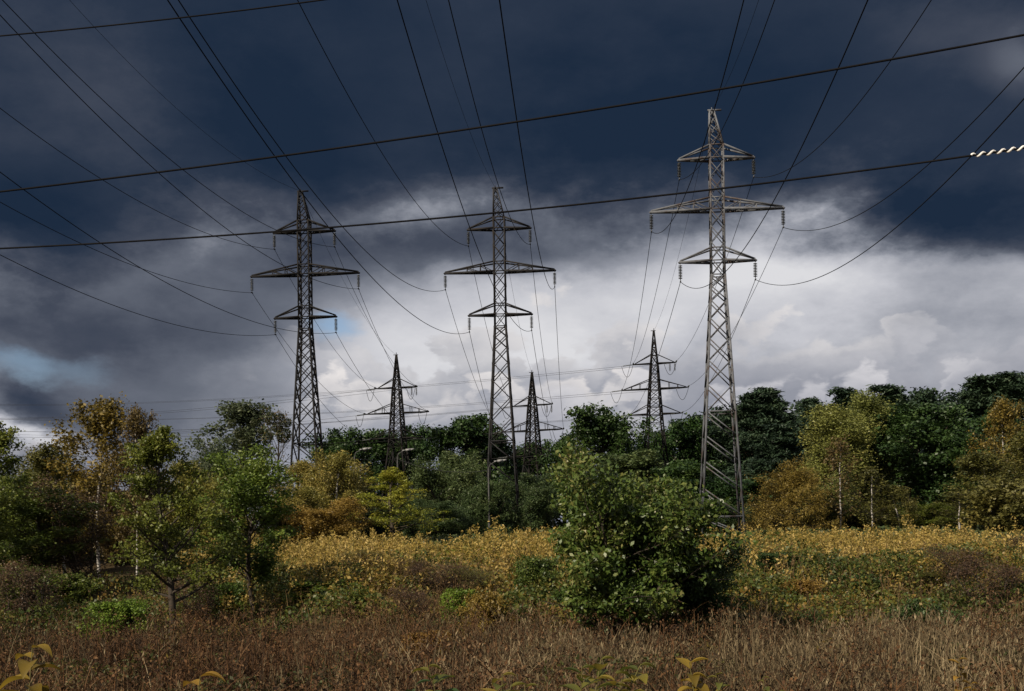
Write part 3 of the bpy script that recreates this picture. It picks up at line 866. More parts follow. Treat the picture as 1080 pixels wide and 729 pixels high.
def blades(rng, X, Y, h, w, lean, seg=4, curl=.5, Z=None):
    """grass stalks: narrow strips that lean and curl"""
    n = len(X)
    Z = ground(X, Y) if Z is None else Z
    a = rng.random(n) * 6.283
    fa = rng.random(n) * 6.283
    sx, sy = np.cos(fa) * w / 2, np.sin(fa) * w / 2
    t = np.linspace(0, 1, seg + 1)
    off = (lean[:, None] * t + curl * lean[:, None] * t ** 2.5) * h[:, None]
    px = X[:, None] + np.cos(a)[:, None] * off
    py = Y[:, None] + np.sin(a)[:, None] * off
    pz = Z[:, None] - .03 + h[:, None] * (t - .25 * np.minimum(lean[:, None], 1.2) * t ** 2)
    tp = (1 - .75 * t ** 1.5)
    l = np.stack([px - sx[:, None] * tp, py - sy[:, None] * tp, pz], -1)
    r = np.stack([px + sx[:, None] * tp, py + sy[:, None] * tp, pz], -1)
    v = np.stack([l, r], 2).reshape(-1, 3)
    m = (seg + 1) * 2
    base = (np.arange(n) * m)[:, None] + (np.arange(seg) * 2)[None]
    q = np.stack([base, base + 1, base + 3, base + 2], -1).reshape(-1, 4)
    tip = np.stack([px[:, -1], py[:, -1], pz[:, -1]], -1)
    return v, q, tip


class Acc:
    def __init__(s): s.v, s.q, s.n = [], [], 0
    def add(s, v, q):
        s.v.append(v.astype(np.float32)); s.q.append(q + s.n); s.n += len(v)
    def obj(s, name, mat, label, cat):
        o = link(name, mesh_np(name, np.concatenate(s.v), np.concatenate(s.q)), mat)
        return tag(o, label, cat, None, 'stuff')


straw = leaf_mat('straw', [(.018, .013, .008), (.058, .041, .023), (.15, .112, .064), (.28, .22, .135)], rough=.7, trans=.25, patch=.42, patch_scale=.45, spec=.15)
browns = leaf_mat('dead_stalks', [(.010, .007, .005), (.020, .014, .009), (.046, .026, .013), (.080, .044, .018), (.12, .088, .05)], rough=.8, trans=.15, patch=.35, patch_scale=.3, spec=.1)  # dry browns, kept dark to carry the cloud shade over the foreground
bramble_m = leaf_mat('bramble', [(.046, .030, .010), (.020, .034, .008), (.036, .054, .010), (.068, .072, .013), (.16, .105, .020), (.060, .066, .014)], rough=.5, trans=.3, patch=.55, patch_scale=.22)
rod_m = leaf_mat('yellow_weed', [(.075, .080, .018), (.19, .135, .026), (.32, .21, .055), (.40, .275, .10), (.26, .15, .04)], rough=.6, trans=.4, patch=.4, patch_scale=.25)
rod_stem = leaf_mat('weed_stems', [(.05, .04, .015), (.085, .07, .022), (.10, .10, .03)], rough=.7, trans=.2)

rng = np.random.default_rng(77)
# straw coloured feather grass, mostly right of the middle
a = Acc()
X, Y = clumped(rng, 4300, 13, .32, 14, 37)
u = X / Y
dens = sstep(-.16, .10, u + .06 * vnoise(X, Y, .25, 3)) * .95 + .12
keep = rng.random(len(X)) < dens * (.75 + .5 * vnoise(X, Y, .5, 5))
X, Y = X[keep], Y[keep]
h = rng.uniform(.35, 1.1, len(X)) * (1 + .45 * vnoise(X, Y, .8, 6))
v, q, tip = blades(rng, X, Y, h, .024, np.abs(rng.normal(.12, .12, len(X))) + .9 * rng.random(len(X)) ** 5 + .25 * np.clip(vnoise(X, Y, .8, 8), 0, 1))
a.add(v, q)
k = rng.random(len(tip)) < .5
tp = np.repeat(tip[k], 4, 0)
tp = tp + rng.normal(size=tp.shape) * np.array([.012, .012, .05]) - np.array([0, 0, .06])
v, q = leaf_quads(rng, tp, .13, .025, up=0, along=np.array([0, 0, 1.6]))
a.add(v, q)
a.obj('dry_grass', straw, 'straw coloured dry feathery grass covering the foreground', 'grass')
# brown dead weeds, mostly on the left
a = Acc()
X, Y = clumped(rng, 4300, 10, .30, 13, 37)
u = X / Y
dens = (1 - sstep(-.14, .14, u + .06 * vnoise(X, Y, .25, 13))) * .9 + .10
keep = rng.random(len(X)) < dens * (.8 + .5 * vnoise(X, Y, .6, 15))
X, Y = X[keep], Y[keep]
h = rng.uniform(.3, 1.15, len(X)) * (1 + .35 * vnoise(X, Y, .6, 16))
v, q, tip = blades(rng, X, Y, h, .02, np.abs(rng.normal(.14, .14, len(X))) + 1.1 * rng.random(len(X)) ** 4)
a.add(v, q)
for rep, dn in ((5, .45), (4, .2)):
    k = rng.random(len(tip)) < dn
    tp = np.repeat(tip[k], rep, 0)
    tp = tp + rng.normal(size=tp.shape) * np.array([.05, .05, .12]) - np.array([0, 0, .12])
    v, q = leaf_quads(rng, tp, .065, .028)
    a.add(v, q)
# taller branched dead stalks standing out of it
X, Y = clumped(rng, 420, 3, .5, 13, 40)
h = rng.uniform(.9, 1.5, len(X))
v, q, tip = blades(rng, X, Y, h, .03, np.abs(rng.normal(.08, .06, len(X))), curl=.2)
a.add(v, q)
for r_ in range(7):
    f = rng.uniform(.35, .95, len(X))
    bx, by = X + (tip[:, 0] - X) * f, Y + (tip[:, 1] - Y) * f
    bz = ground(X, Y) + (tip[:, 2] - ground(X, Y)) * f
    v, q, t2 = blades(rng, bx, by, h * rng.uniform(.15, .32, len(X)), .016, rng.uniform(.5, 1.0, len(X)), seg=3, Z=bz)
    a.add(v, q)
    tp = np.repeat(t2, 5, 0); tp = tp + rng.normal(size=tp.shape) * .035
    v, q = leaf_quads(rng, tp, .06, .035)
    a.add(v, q)
a.obj('dead_weeds', browns, 'dark brown dead weed stalks in the left foreground', 'weeds')

# green and yellowing low weeds in patches of the foreground
a = Acc()
X, Y = scatter(rng, 150000, 13, 37)
pt = vnoise(X, Y, .55, 61) + .5 * vnoise(X, Y, 1.5, 62) + .25 * (1 - sstep(-.1, .2, X / Y))
keep = pt > .34
X, Y, pt = X[keep], Y[keep], pt[keep]
Z = ground(X, Y) + np.clip((pt - .3) * .9, .1, .85) * rng.random(len(X)) ** .5
v, q = leaf_quads(rng, np.stack([X, Y, Z], -1), .10, .055, up=.5)
a.add(v, q)
weedy_m = leaf_mat('low_weeds', [(.022, .012, .008), (.034, .028, .009), (.030, .042, .010), (.070, .068, .013), (.14, .090, .016)], rough=.6, trans=.25, patch=.6, patch_scale=.45)
a.obj('low_weeds', weedy_m, 'green and yellowing low weeds in patches among the dead grass', 'weeds')

# leafy cover on the bank
a = Acc()
X, Y = scatter(rng, 380000, 35.5, 59, xlo=-34, xhi=42)
hum = .75 + .65 * vnoise(X, Y, .6, 23) + .35 * vnoise(X, Y, 1.1, 24)
keep = (rng.random(len(X)) < np.clip(.75 + .5 * vnoise(X, Y, .3, 25), .2, 1) * (.5 + .5 * sstep(-.10, .12, X / Y) + .15 * sstep(-.14, -.2, X / Y))) & (Y + 1.5 * np.sin(X * .17) > 37.5 + 2 * sstep(-8, -14, X))
X, Y, hum = X[keep], Y[keep], hum[keep]
Z = ground(X, Y) + np.clip(hum, .12, 1.7) * rng.random(len(X)) ** .55
v, q = leaf_quads(rng, np.stack([X, Y, Z], -1), .14, .09, up=.5)
a.add(v, q)
a.obj('bramble', bramble_m, 'olive green creeping bramble covering the bank', 'undergrowth')
# dry grass on the bank
a = Acc()
X, Y = scatter(rng, 75000, 35.5, 62, xlo=-34, xhi=42)
u = X / Y
keep = rng.random(len(X)) < np.clip(.06 + .25 * vnoise(X, Y, .3, 35) + .16 * (1 - sstep(-.05, .08, u)) * sstep(-.25, -.12, u) + .25 * sstep(.34, .42, u), .02, 1) * .6
X, Y = X[keep], Y[keep]
h = rng.uniform(.6, 1.35, len(X)) * (1 + .2 * vnoise(X, Y, .5, 36))
v, q, tip = blades(rng, X, Y, h, .028, np.abs(rng.normal(.2, .15, len(X))))
a.add(v, q)
tp = np.repeat(tip, 3, 0)
tp = tp + rng.normal(size=tp.shape) * np.array([.04, .04, .1]) - np.array([0, 0, .1])
v, q = leaf_quads(rng, tp, .11, .05)
a.add(v, q)
bank_m = leaf_mat('bank_grass', [(.040, .026, .014), (.075, .050, .024), (.115, .078, .036), (.15, .11, .05)], rough=.75, trans=.25, patch=.45, patch_scale=.25, spec=.1)
a.obj('bank_grass', bank_m, 'brown withered tall grass on the bank', 'grass')

# yellow weeds along the crest of the bank
a, b_ = Acc(), Acc()
X, Y = scatter(rng, 19000, 43, 71, xlo=-24, xhi=44)
u = X / Y
keep = rng.random(len(X)) < np.clip(.62 + .85 * vnoise(X, Y, .55, 45), .10, 1) * ((.10 + .28 * (1 - sstep(-.13, -.08, u))) * sstep(43, 46, Y) + .5 * np.clip(vnoise(X, Y, .8, 52) - .25, 0, 1) * sstep(44, 47, Y) + .85 * sstep(52, 56, Y + 2 * vnoise(X, Y, .3, 49))) * sstep(-.30, -.16, u) * (1 - .6 * sstep(.30, .42, u))
X, Y = X[keep], Y[keep]
n = len(X)
h = rng.uniform(.75, 1.8, n) * (1 + .36 * vnoise(X, Y, .9, 46))
v, q, tip = blades(rng, X, Y, h, .03, np.abs(rng.normal(.10, .08, n)))
b_.add(v, q)
b_.obj('weed_stalks', rod_stem, 'greenish brown upright stalks of the yellow weeds on the crest', 'weeds')
for rep, lo_, hi_, sg, LL, WW in ((16, .30, 1.0, .09, .17, .065), (10, .8, 1.02, .07, .13, .07)):
    t = rng.uniform(lo_, hi_, (n, rep))
    base = np.stack([X, Y, ground(X, Y)], -1)
    c = base[:, None] + (tip - base)[:, None] * t[..., None]
    c = c + rng.normal(size=c.shape) * sg
    v, q = leaf_quads(rng, c.reshape(-1, 3), LL, WW, hang=.1)
    a.add(v, q)
a.obj('yellow_weeds', rod_m, 'golden yellow tall weeds along the crest of the bank', 'weeds')

# shrubby green cover behind the crest and under the trees
a = Acc()
X, Y = scatter(rng, 90000, 74, 150, halfw=.55)
Z = ground(X, Y) + np.clip(.6 + .6 * vnoise(X, Y, .22, 55), .2, 1.4) * (.4 + .6 * sstep(75, 105, Y)) * rng.random(len(X)) ** .6
v, q = leaf_quads(rng, np.stack([X, Y, Z], -1), .42, .26, up=.6)
a.add(v, q)
under_m = leaf_mat('undergrowth', [(.018, .028, .010), (.030, .045, .014), (.050, .060, .018), (.075, .070, .022)], trans=.25, patch=.5, patch_scale=.12)
a.obj('undergrowth', under_m, 'green undergrowth below the far trees', 'undergrowth')


# broad leaved plants close to the viewer
def broad_plant(px, py, Y, hgt, nst, L, cols, label, seed, spread=.16):
    r = np.random.default_rng(seed)
    p = P(px, py, Y)
    g0 = gz1(p.x, p.y)
    e = empty('broadleaf_plant', (p.x, p.y, g0), label, 'plant', 'yellowing broad leaved plants at the bottom edge')
    st, V_, Q_, n0 = Geo(), [], [], 0
    H = p.z - g0
    for s in range(nst):
        d = np.array([r.normal() * spread, r.normal() * spread, 1.0])
        hs = H * (1 if s == 0 else r.uniform(.72, .98))
        pts = curve_pts(r, (r.normal() * .06, r.normal() * .06, -.05), d / np.linalg.norm(d), hs, 8, (r.normal() * .12, r.normal() * .12, 0), .03)
        st.tube(pts, np.linspace(.009, .004, 9), 5)
        nl = 24
        for i in range(nl):
            t = 1 - (i + r.random() * .5) * .05 / hs
            if t < .1: break
            o, _ = at_t(pts, min(.999, t))
            az = i * 2.4 + r.normal() * .3
            droop = r.uniform(.1, .9)
            ll = L * r.uniform(.65, 1.15) * (.75 + .25 * min(1, i / 3))
            dv = np.array([math.cos(az), math.sin(az), .55 - droop * .4])
            sd = np.array([-math.sin(az), math.cos(az), 0])
            rows = 6
            vs = []
            for j in range(rows + 1):
                f = j / rows
                w = ll * .27 * math.sin(math.pi * min(1, f ** .8 * .97 + .03)) + .002
                c = o + dv * ll * f * (1 - .1 * f) + np.array([0, 0, -1]) * ll * droop * f * f * .8
                lift = np.array([0, 0, w * .45])
                vs += [c - sd * w + lift, c, c + sd * w + lift]
            k = np.arange(rows)[:, None] * 3
            qd = np.concatenate([np.stack([k[:, 0] + m, k[:, 0] + m + 1, k[:, 0] + m + 4, k[:, 0] + m + 3], -1) for m in (0, 1)])
            V_.append(np.array(vs)); Q_.append(qd + n0); n0 += len(vs)
    st.obj('stem', rod_stem, e, True)
    link('leaves', mesh_np('leaves', np.concatenate(V_), np.concatenate(Q_), smooth=True), cols, e)


yel = leaf_mat('yellow_leaf', [(.05, .036, .009), (.13, .082, .012), (.21, .13, .018), (.12, .10, .02)], trans=.4, patch=.3, patch_scale=3)  # yellow leaves, dimmed in colour for the foreground shade
yel_gr = leaf_mat('yellow_green_leaf', [(.03, .040, .010), (.065, .072, .013), (.13, .11, .018), (.20, .145, .025)], trans=.4, patch=.3, patch_scale=3)  # foreground shade is put into these leaf tones too
grn = leaf_mat('green_leaf', [(.018, .034, .010), (.030, .055, .016), (.05, .075, .02)], trans=.3, patch=.3, patch_scale=3)
broad_plant(10, 674, 8.0, .75, 4, .26, yel, 'golden leaved plant in the bottom left corner', 1)
broad_plant(203, 702, 8.0, .35, 3, .24, yel, 'yellow leaf tips at the bottom edge, right of the left corner plant', 2)
broad_plant(418, 692, 9.5, .7, 4, .20, grn, 'dark green leaved plant at the bottom edge left of the yellow ones', 3)
broad_plant(470, 690, 9, .5, 4, .21, yel_gr, 'yellow leaved plant right beside the dark green one at the bottom', 4)
broad_plant(545, 696, 9, .45, 4, .2, yel_gr, 'low yellow green plant just left of the tallest broad leaved plant', 5)
broad_plant(618, 672, 9, .9, 5, .21, yel_gr, 'tallest yellow green broad leaved plant below the big leafy bush', 6)
broad_plant(738, 688, 9, .4, 3, .21, yel, 'thin plant with flat yellow top leaves right of the tallest one', 7)
broad_plant(812, 690, 13, .5, 3, .15, yel_gr, 'small yellowish plant in the straw grass right of the big bush', 8)
broad_plant(1032, 690, 13, .5, 3, .15, yel, 'yellow leaved plant under the dark nettles near the right corner', 9)


# ------------------------------------------------------------------ lattice towers
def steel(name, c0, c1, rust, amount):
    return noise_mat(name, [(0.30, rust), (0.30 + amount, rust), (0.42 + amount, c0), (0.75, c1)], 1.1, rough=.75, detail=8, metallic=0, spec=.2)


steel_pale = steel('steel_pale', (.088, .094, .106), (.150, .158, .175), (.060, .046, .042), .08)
steel_mid_shaded = steel('steel_mid_shaded', (.014, .014, .016), (.040, .040, .043), (.016, .013, .011), .10)  # rusty grey steel, its shade against the bright sky put into the colour
steel_backlit = steel('steel_backlit', (.006, .006, .007), (.014, .014, .015), (.010, .008, .007), .08)  # left pylon's backlit darkness put into the steel colour
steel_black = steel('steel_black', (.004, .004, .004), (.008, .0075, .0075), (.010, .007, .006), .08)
glass_ins = noise_mat('insulator_glaze', [(.3, (.03, .033, .033)), (.7, (.08, .085, .08))], 3, rough=.3, spec=.5)
concrete = noise_mat('concrete', [(.3, (.22, .21, .19)), (.7, (.36, .35, .32))], 3, rough=.9)
wire_m = noise_mat('wire_metal', [(.3, (.006, .006, .007)), (.7, (.011, .011, .012))], 2, rough=.9, spec=.05)
wire_pale = noise_mat('wire_dull', [(.3, (.02, .02, .022)), (.7, (.03, .03, .032))], 2, rough=.9, spec=.05)


def string_geo(L, r=.13, n=9):
    g = Geo()
    prof = [(.02, 0), (.02, -.14)]
    dz = (L - .3) / n
    for i in range(n):
        z = -.16 - i * dz
        prof += [(.03, z), (r, z - dz * .35), (r * .93, z - dz * .5), (.035, z - dz * .62)]
    prof += [(.03, -L + .1), (.03, -L)]
    g.lathe((0, 0, 0), prof, 10)
    return g


def shaft_w(z, H0, w0, zt, wt):
    return w0 + (wt - w0) * min(1, z / zt) if z < zt else wt


def pylon(base, sc, yaw, mat, label, zoff=0.0):
    """suspension tower: square lattice shaft, three crossarms, a one-sided peak; returns conductor points"""
    root = empty('lattice_pylon', base, label, 'pylon', 'suspension pylons', yaw)
    root.scale = (sc,) * 3
    zt, wt, w0, ztop = 20.6, .51, 1.64, 30.7
    hw = lambda z: w0 + (wt - w0) * z / zt if z < zt else wt
    g = Geo()
    LEG = .15
    corner = lambda sx, sy, z: (sx * hw(z), sy * hw(z), z)
    for sx in (-1, 1):
        for sy in (-1, 1):
            g.bar(corner(sx, sy, 0), corner(sx, sy, zt), LEG)
            g.bar(corner(sx, sy, zt), corner(sx, sy, ztop), LEG * .8)
    faces = [((-1, -1), (1, -1)), ((-1, 1), (1, 1)), ((-1, -1), (-1, 1)), ((1, -1), (1, 1))]

    def brace(z0, z1, mode, w=.085):
        for fi, (p, q) in enumerate(faces):
            e = .02 * (1 if fi % 2 else -1)
            if mode == 'X':
                g.bar(corner(*p, z0), corner(*q, z1), w, w * .6)
                g.bar(Vector(corner(*q, z0)) + Vector((e, e, 0)) * 2, Vector(corner(*p, z1)) + Vector((e, e, 0)) * 2, w, w * .6)
            elif mode == 'S':
                g.bar(corner(*p, z1), corner(*q, z0), w * 1.15, w)
            elif mode == 'H':
                g.bar(corner(*p, z0), corner(*q, z0), w * 1.2, w)
    lows = [.35, 1.75, 3.9, 6.0, 8.0, 9.9]
    brace(.35, 0, 'H', .12); brace(1.75, 0, 'H', .10); brace(9.9, 0, 'H')
    brace(.35, 1.75, 'S', .09)
    for z0, z1 in zip(lows[1:], lows[2:]): brace(z0, z1, 'S', .085)
    zz = [9.9, 12.0, 13.9, 15.6, 17.2, 18.6, 19.7, 20.6]
    for z0, z1 in zip(zz, zz[1:]): brace(z0, z1, 'X', .12)
    zz = np.linspace(20.6, 30.7, 9)
    for z0, z1 in zip(zz, zz[1:]): brace(z0, z1, 'X', .09)
    for z in (20.6, 21.7, 22.7, 25.7, 26.6, 29.7, 30.7): brace(z, 0, 'H', .08)
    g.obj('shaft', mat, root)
    g = Geo()
    tip = [(-.48, -.16, 33.5), (-.48, .16, 33.5), (-.16, -.16, 33.5), (-.16, .16, 33.5)]
    b4 = [(-wt, -wt, 30.72), (-wt, wt, 30.72), (wt, -wt, 30.72), (wt, wt, 30.72)]
    for b, t in zip(b4, tip): g.bar(b, t, .11)
    lv = [np.array([np.array(b) + (np.array(t) - np.array(b)) * f for b, t in zip(b4, tip)]) for f in (0, .3, .58, .8, 1)]
    for l0, l1 in zip(lv, lv[1:]):
        for i, j in ((0, 2), (1, 3), (0, 1), (2, 3)):
            g.bar(l0[i], l1[j], .06); g.bar(l0[j], l1[i], .055)
    g.bar((-.62, 0, 33.52), (.45, 0, 33.52), .12); g.bar((-.3, -.3, 33.5), (-.3, .3, 33.5), .1)
    g.bar((-.3, 0, 33.5), (-.3, 0, 33.75), .06)
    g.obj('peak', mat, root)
    pts = {}
    for nm, zc, za, ln in (('t', 29.7, 30.7, 2.88), ('m', 25.7, 26.6, 5.1), ('l', 21.7, 22.7, 2.9)):
        for s, side in ((-1, 'l'), (1, 'r')):
            g = Geo()
            T = Vector((s * ln, 0, zc))
            for sy in (-1, 1):
                A_ = Vector((s * wt, sy * wt, zc))
                B_ = Vector((s * wt, sy * wt, za))
                g.bar(A_, T, .17)
                g.bar(B_, T + Vector((0, 0, .12)), .115)
                if nm == 'm':
                    for f0, f1 in ((.28, .28), (.55, .55), (.28, .55), (0.02, .28)):
                        g.bar(A_.lerp(T, f0), B_.lerp(T, f1), .06)
            nb = 5 if nm == 'm' else 3
            for i in range(nb):
                f0, f1 = i / nb, (i + 1) / nb
                sg = 1 if i % 2 else -1
                g.bar(Vector((s * wt, sg * wt, zc)).lerp(T, f0), Vector((s * wt, -sg * wt, zc)).lerp(T, min(f1, .97)), .055)
                g.bar(Vector((s * wt, wt, zc)).lerp(T, f0), Vector((s * wt, -wt, zc)).lerp(T, f0), .055)
            g.bar(T + Vector((-s * .08, 0, .1)), T + Vector((s * .12, 0, -.06)), .16)
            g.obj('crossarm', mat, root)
            st = link('insulator_string', STRING, glass_ins, root)
            st.location = T + Vector((0, 0, -.06))
            cl = Geo()
            cl.bar((0, -.22, -1.44), (0, .22, -1.44), .09, .07)
            cl.bar((0, 0, -1.36), (0, 0, -1.46), .05)
            cl.obj('clamp', mat, st)
            pts[nm + side] = T + Vector((0, 0, -.06 - 1.45))
    for sx in (-1, 1):
        for sy in (-1, 1):
            f = Geo()
            f.lathe((sx * (w0 + .05), sy * (w0 + .05), 0), [(.0, .3), (.3, .3), (.42, -.1), (.5, -1.2)], 4)
            f.obj('footing', concrete, root)
    pts['e'] = Vector((-.3, 0, 33.55))
    bpy.context.view_layer.update()
    return {k: root.matrix_world @ p for k, p in pts.items()}


STRING = string_geo(1.4, .165).mesh('insulator_string', True)
TSTRING = string_geo(1.9, .12, 11).mesh('tension_insulator', True)

D3, D2, D1 = F / 13.5, F / (13.5 * .84), F / (13.5 * .835)


def base_at(px_top, py_top, Y, sc=1.0):
    p = P(px_top, py_top, Y)
    return Vector((p.x, p.y, p.z - 33.5 * sc))


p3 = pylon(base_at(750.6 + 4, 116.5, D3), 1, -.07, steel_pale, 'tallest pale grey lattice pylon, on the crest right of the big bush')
p2 = pylon(base_at(522.5 + 3.3, 198.5, D2), 1, -.065, steel_mid_shaded, 'middle lattice pylon, grey legs behind grey green willows')
p1 = pylon(base_at(317.0 + 3.3, 202, D1), 1, -.10, steel_backlit, 'dark lattice pylon furthest left, behind yellow birches')


def anchor(px, py_top, Y, H, yaw, label):
    """strain tower: tapering four-legged lattice, three pairs of arms, horizontal insulators and jumper loops"""
    t = P(px, py_top, Y)
    root = empty('anchor_tower', (t.x, t.y, t.z - H), label, 'pylon', 'anchor towers behind the pylons', yaw)
    zm = H - 15.0
    def hw(z):
        if z >= H - 5.6: return .56 * (H - z) / 5.6 * .90 + .06
        if z >= zm: return .56 + (1.15 - .56) * (H - 5.6 - z) / (zm * -1 + H - 5.6)
        return 1.15 + 1.65 * (zm - z) / zm
    g = Geo()
    corner = lambda sx, sy, z: Vector((sx * hw(z), sy * hw(z), z))
    levels = [0, zm * .36, zm * .68, zm] + list(np.linspace(zm, H - 5.6, 8)[1:]) + [H - 4, H - 2.7, H - 1.5, H]
    faces = [((-1, -1), (1, -1)), ((-1, 1), (1, 1)), ((-1, -1), (-1, 1)), ((1, -1), (1, 1))]
    for z0, z1 in zip(levels, levels[1:]):
        for sx in (-1, 1):
            for sy in (-1, 1):
                g.bar(corner(sx, sy, z0), corner(sx, sy, z1), .22 if z0 < H - 6 else .17)
        w = .11 if z0 < zm else .12
        for p, q in faces:
            g.bar(corner(*p, z0), corner(*q, z1), w, w * .7)
            g.bar(corner(*q, z0) + Vector((.02, .02, 0)), corner(*p, z1) + Vector((.02, .02, 0)), w, w * .7)
            g.bar(corner(*p, z1), corner(*q, z1), w * .9)
    g.bar((0, 0, H), (0, 0, H + .4), .08)
    g.bar((-.5, 0, H + .03), (.3, 0, H + .03), .09)
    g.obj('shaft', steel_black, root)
    pts = {'e': Vector((0, 0, H))}
    for nm, zc, ln in (('t', H - 5.3, 3.5), ('m', H - 9.4, 5.4), ('l', H - 13.5, 4.4)):
        for s, side in ((-1, 'l'), (1, 'r')):
            g = Geo()
            T = Vector((s * ln, 0, zc))
            w_ = hw(zc)
            for sy in (-1, 1):
                A_ = Vector((s * w_, sy * w_, zc))
                B_ = Vector((s * hw(zc + 1.5), sy * hw(zc + 1.5), zc + 1.5))
                g.bar(A_, T, .17); g.bar(B_, T + Vector((-s * .3, 0, .1)), .11)
                if nm == 'm':
                    for f in (.35, .65): g.bar(A_.lerp(T, f), B_.lerp(T, f), .08)
            for i in range(4):
                sg = 1 if i % 2 else -1
                g.bar(Vector((s * w_, sg * w_, zc)).lerp(T, i / 4), Vector((s * w_, -sg * w_, zc)).lerp(T, min(.97, (i + 1) / 4)), .08)
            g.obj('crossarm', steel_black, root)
            # two strain strings: towards the near pylon and away to the left
            tw = Matrix.Rotation(-yaw, 3, 'Z') @ Vector((-.06, -1, -.02)).normalized()
            aw = Matrix.Rotation(-yaw, 3, 'Z') @ Vector((-.90, .42, -.06)).normalized()
            ends = []
            for dv in (tw, aw):
                st = link('insulator_string', TSTRING, glass_ins, root)
                st.location = T
                st.rotation_mode = 'QUATERNION'
                st.rotation_quaternion = dv.to_track_quat('-Z', 'Y')
                ends.append(T + dv * 1.95)
            pts[nm + side], pts[nm + side + 'a'] = ends
            g = Geo()
            tt = np.linspace(0, 1, 13)[:, None]
            jp = np.array(ends[0]) * (1 - tt) + np.array(ends[1]) * tt
            jp[:, 2] -= 2.0 * 4 * (tt * (1 - tt))[:, 0]
            g.tube(jp, .035, 5)
            g.obj('jumper_wire', wire_m, root)
            if nm == 't' and side == 'r':
                for dx in (-.15, -.95):
                    st = link('insulator_string', STRING, glass_ins, root)
                    st.location = T + Vector((dx, 0, -.05))
    bpy.context.view_layer.update()
    return {k: root.matrix_world @ p for k, p in pts.items()}


DB = 192.0
b3 = anchor(689.5, 349, DB, 33.8, -.30, 'black strain tower between the dark round oak and the tall pale pylon')
b2 = anchor(561.0, 393, DB, 27.6, -.42, 'smallest black strain tower, right behind the middle pylon')
b1 = anchor(418.0, 374.5, DB, 30.8, -.26, 'black strain tower behind the bright yellow green tree')


# ------------------------------------------------------------------ wires
def wire(name, pts, rad, label, group, mat=wire_m, n=6):
    g = Geo()
    g.tube(pts, rad, n)
    o = g.obj(name, mat, None, True)
    return tag(o, label, 'wire', group)


def sag_span(a, b, sag, n=32):
    t = np.linspace(0, 1, n)[:, None]
    p = np.array(a) * (1 - t) + np.array(b) * t
    p[:, 2] -= sag * 4 * (t * (1 - t))[:, 0]
    return p


FIT = {
    1: {'tl': (-0.1008, 0.2235, 0.002726), 'tr': (-0.0919, 0.2296, 0.002698), 'ml': (-0.1062, 0.1973, 0.002383), 'mr': (-0.0926, 0.2071, 0.002571),
        'll': (-0.1126, 0.2024, 0.002502), 'lr': (-0.1111, 0.2018, 0.002599), 'e': (-0.1127, 0.1929, 0.003101)},
    2: {'ll': (-0.0727, 0.2120, 0.001986), 'ml': (-0.0565, 0.2463, 0.002093), 'tl': (-0.0696, 0.2316, 0.002092), 'lr': (-0.0756, 0.2036, 0.002337),
        'tr': (-0.0609, 0.2571, 0.002041), 'mr': (-0.0588, 0.2560, 0.002002), 'e': (-0.0700, 0.1600, 0.001900)},
    3: {'ml': (-0.0628, 0.3033, 0.003419), 'tl': (-0.0615, 0.2999, 0.003236), 'll': (-0.0623, 0.2947, 0.003229), 'tr': (-0.0684, 0.3294, 0.003319),
        'mr': (-0.0654, 0.3198, 0.003250), 'lr': (-0.0581, 0.2889, 0.003022), 'e': (-0.0704, 0.2170, 0.003260)},
}
ARM = {'t': 'top', 'm': 'long middle', 'l': 'lowest'}
WHO = {1: 'dark left pylon', 2: 'middle pylon', 3: 'tall pale pylon'}
TOW = {1: 'left strain tower', 2: 'smallest strain tower', 3: 'right strain tower'}
for ln, pts, bk, D in ((1, p1, b1, D1), (2, p2, b2, D2), (3, p3, b3, D3)):
    for k, (m, a_, c_) in FIT[ln].items():
        p = pts[k]
        s = np.linspace(0, D + 10, 70)
        arr = np.stack([p.x + m * s, p.y - s, p.z - a_ * s + c_ * s * s], -1)
        if k == 'e':
            lb = f'thin earth wire from the peak of the {WHO[ln]} passing overhead'
            lb2 = f'thin earth wire from peak of the {WHO[ln]} back to {TOW[ln]}'
            rad = .012
        else:
            sd = 'left' if k[1] == 'l' else 'right'
            lb = f'wire from {sd} end of {ARM[k[0]]} arm of {WHO[ln]} passing overhead'
            lb2 = f'wire from {sd} end of {ARM[k[0]]} arm of {WHO[ln]} to {TOW[ln]}'
            rad = .021
        if k == 'e': wire('earth_wire', arr, rad, lb, f'wires overhead from the {WHO[ln]}')
        else: wire('power_line', arr, rad, lb, f'wires overhead from the {WHO[ln]}')
        wire('power_line' if k != 'e' else 'earth_wire', sag_span(p, bk[k], 2.2), rad * 1.1, lb2, f'wires between the {WHO[ln]} and its strain tower')
# beyond the strain towers every line turns to the left
for ln, bk, tgt in ((1, b1, (-260, 452, 330)), (2, b2, (-200, 462, 400)), (3, b3, (-200, 440, 420))):
    for k in ('tl', 'tr', 'ml', 'mr', 'll', 'lr'):
        q = bk[k + 'a']
        lv = {'t': 8.0, 'm': 4.0, 'l': 0.0}[k[0]]
        e = P(*tgt)
        e = Vector((e.x, e.y + (3 if k[1] == 'r' else -3), e.z + lv))
        wire('power_line', sag_span(q, e, 5.0), .022, f'faint distant wire running left from the {TOW[ln]} low in the sky', f'faint wires left of the {TOW[ln]}', wire_pale, 5)


# three cables that cross the view close to the viewer
def cross_wire(pix, y0, y1, rad, label, name='cable'):
    px = np.array([p[0] for p in pix], float); py = np.array([p[1] for p in pix], float)
    c = np.polyfit(px, py, 2)
    xx = np.linspace(px.min() - 500, px.max() + 500, 80)
    yy = np.polyval(c, xx)
    Y = y0 + (y1 - y0) * xx / 1080
    pts = np.array([P(a, b, d) for a, b, d in zip(xx, yy, Y)])
    wire(name, pts, rad, label, 'cables crossing the sky close by')
    return lambda q: np.array(P(q, np.polyval(c, q), y0 + (y1 - y0) * q / 1080))


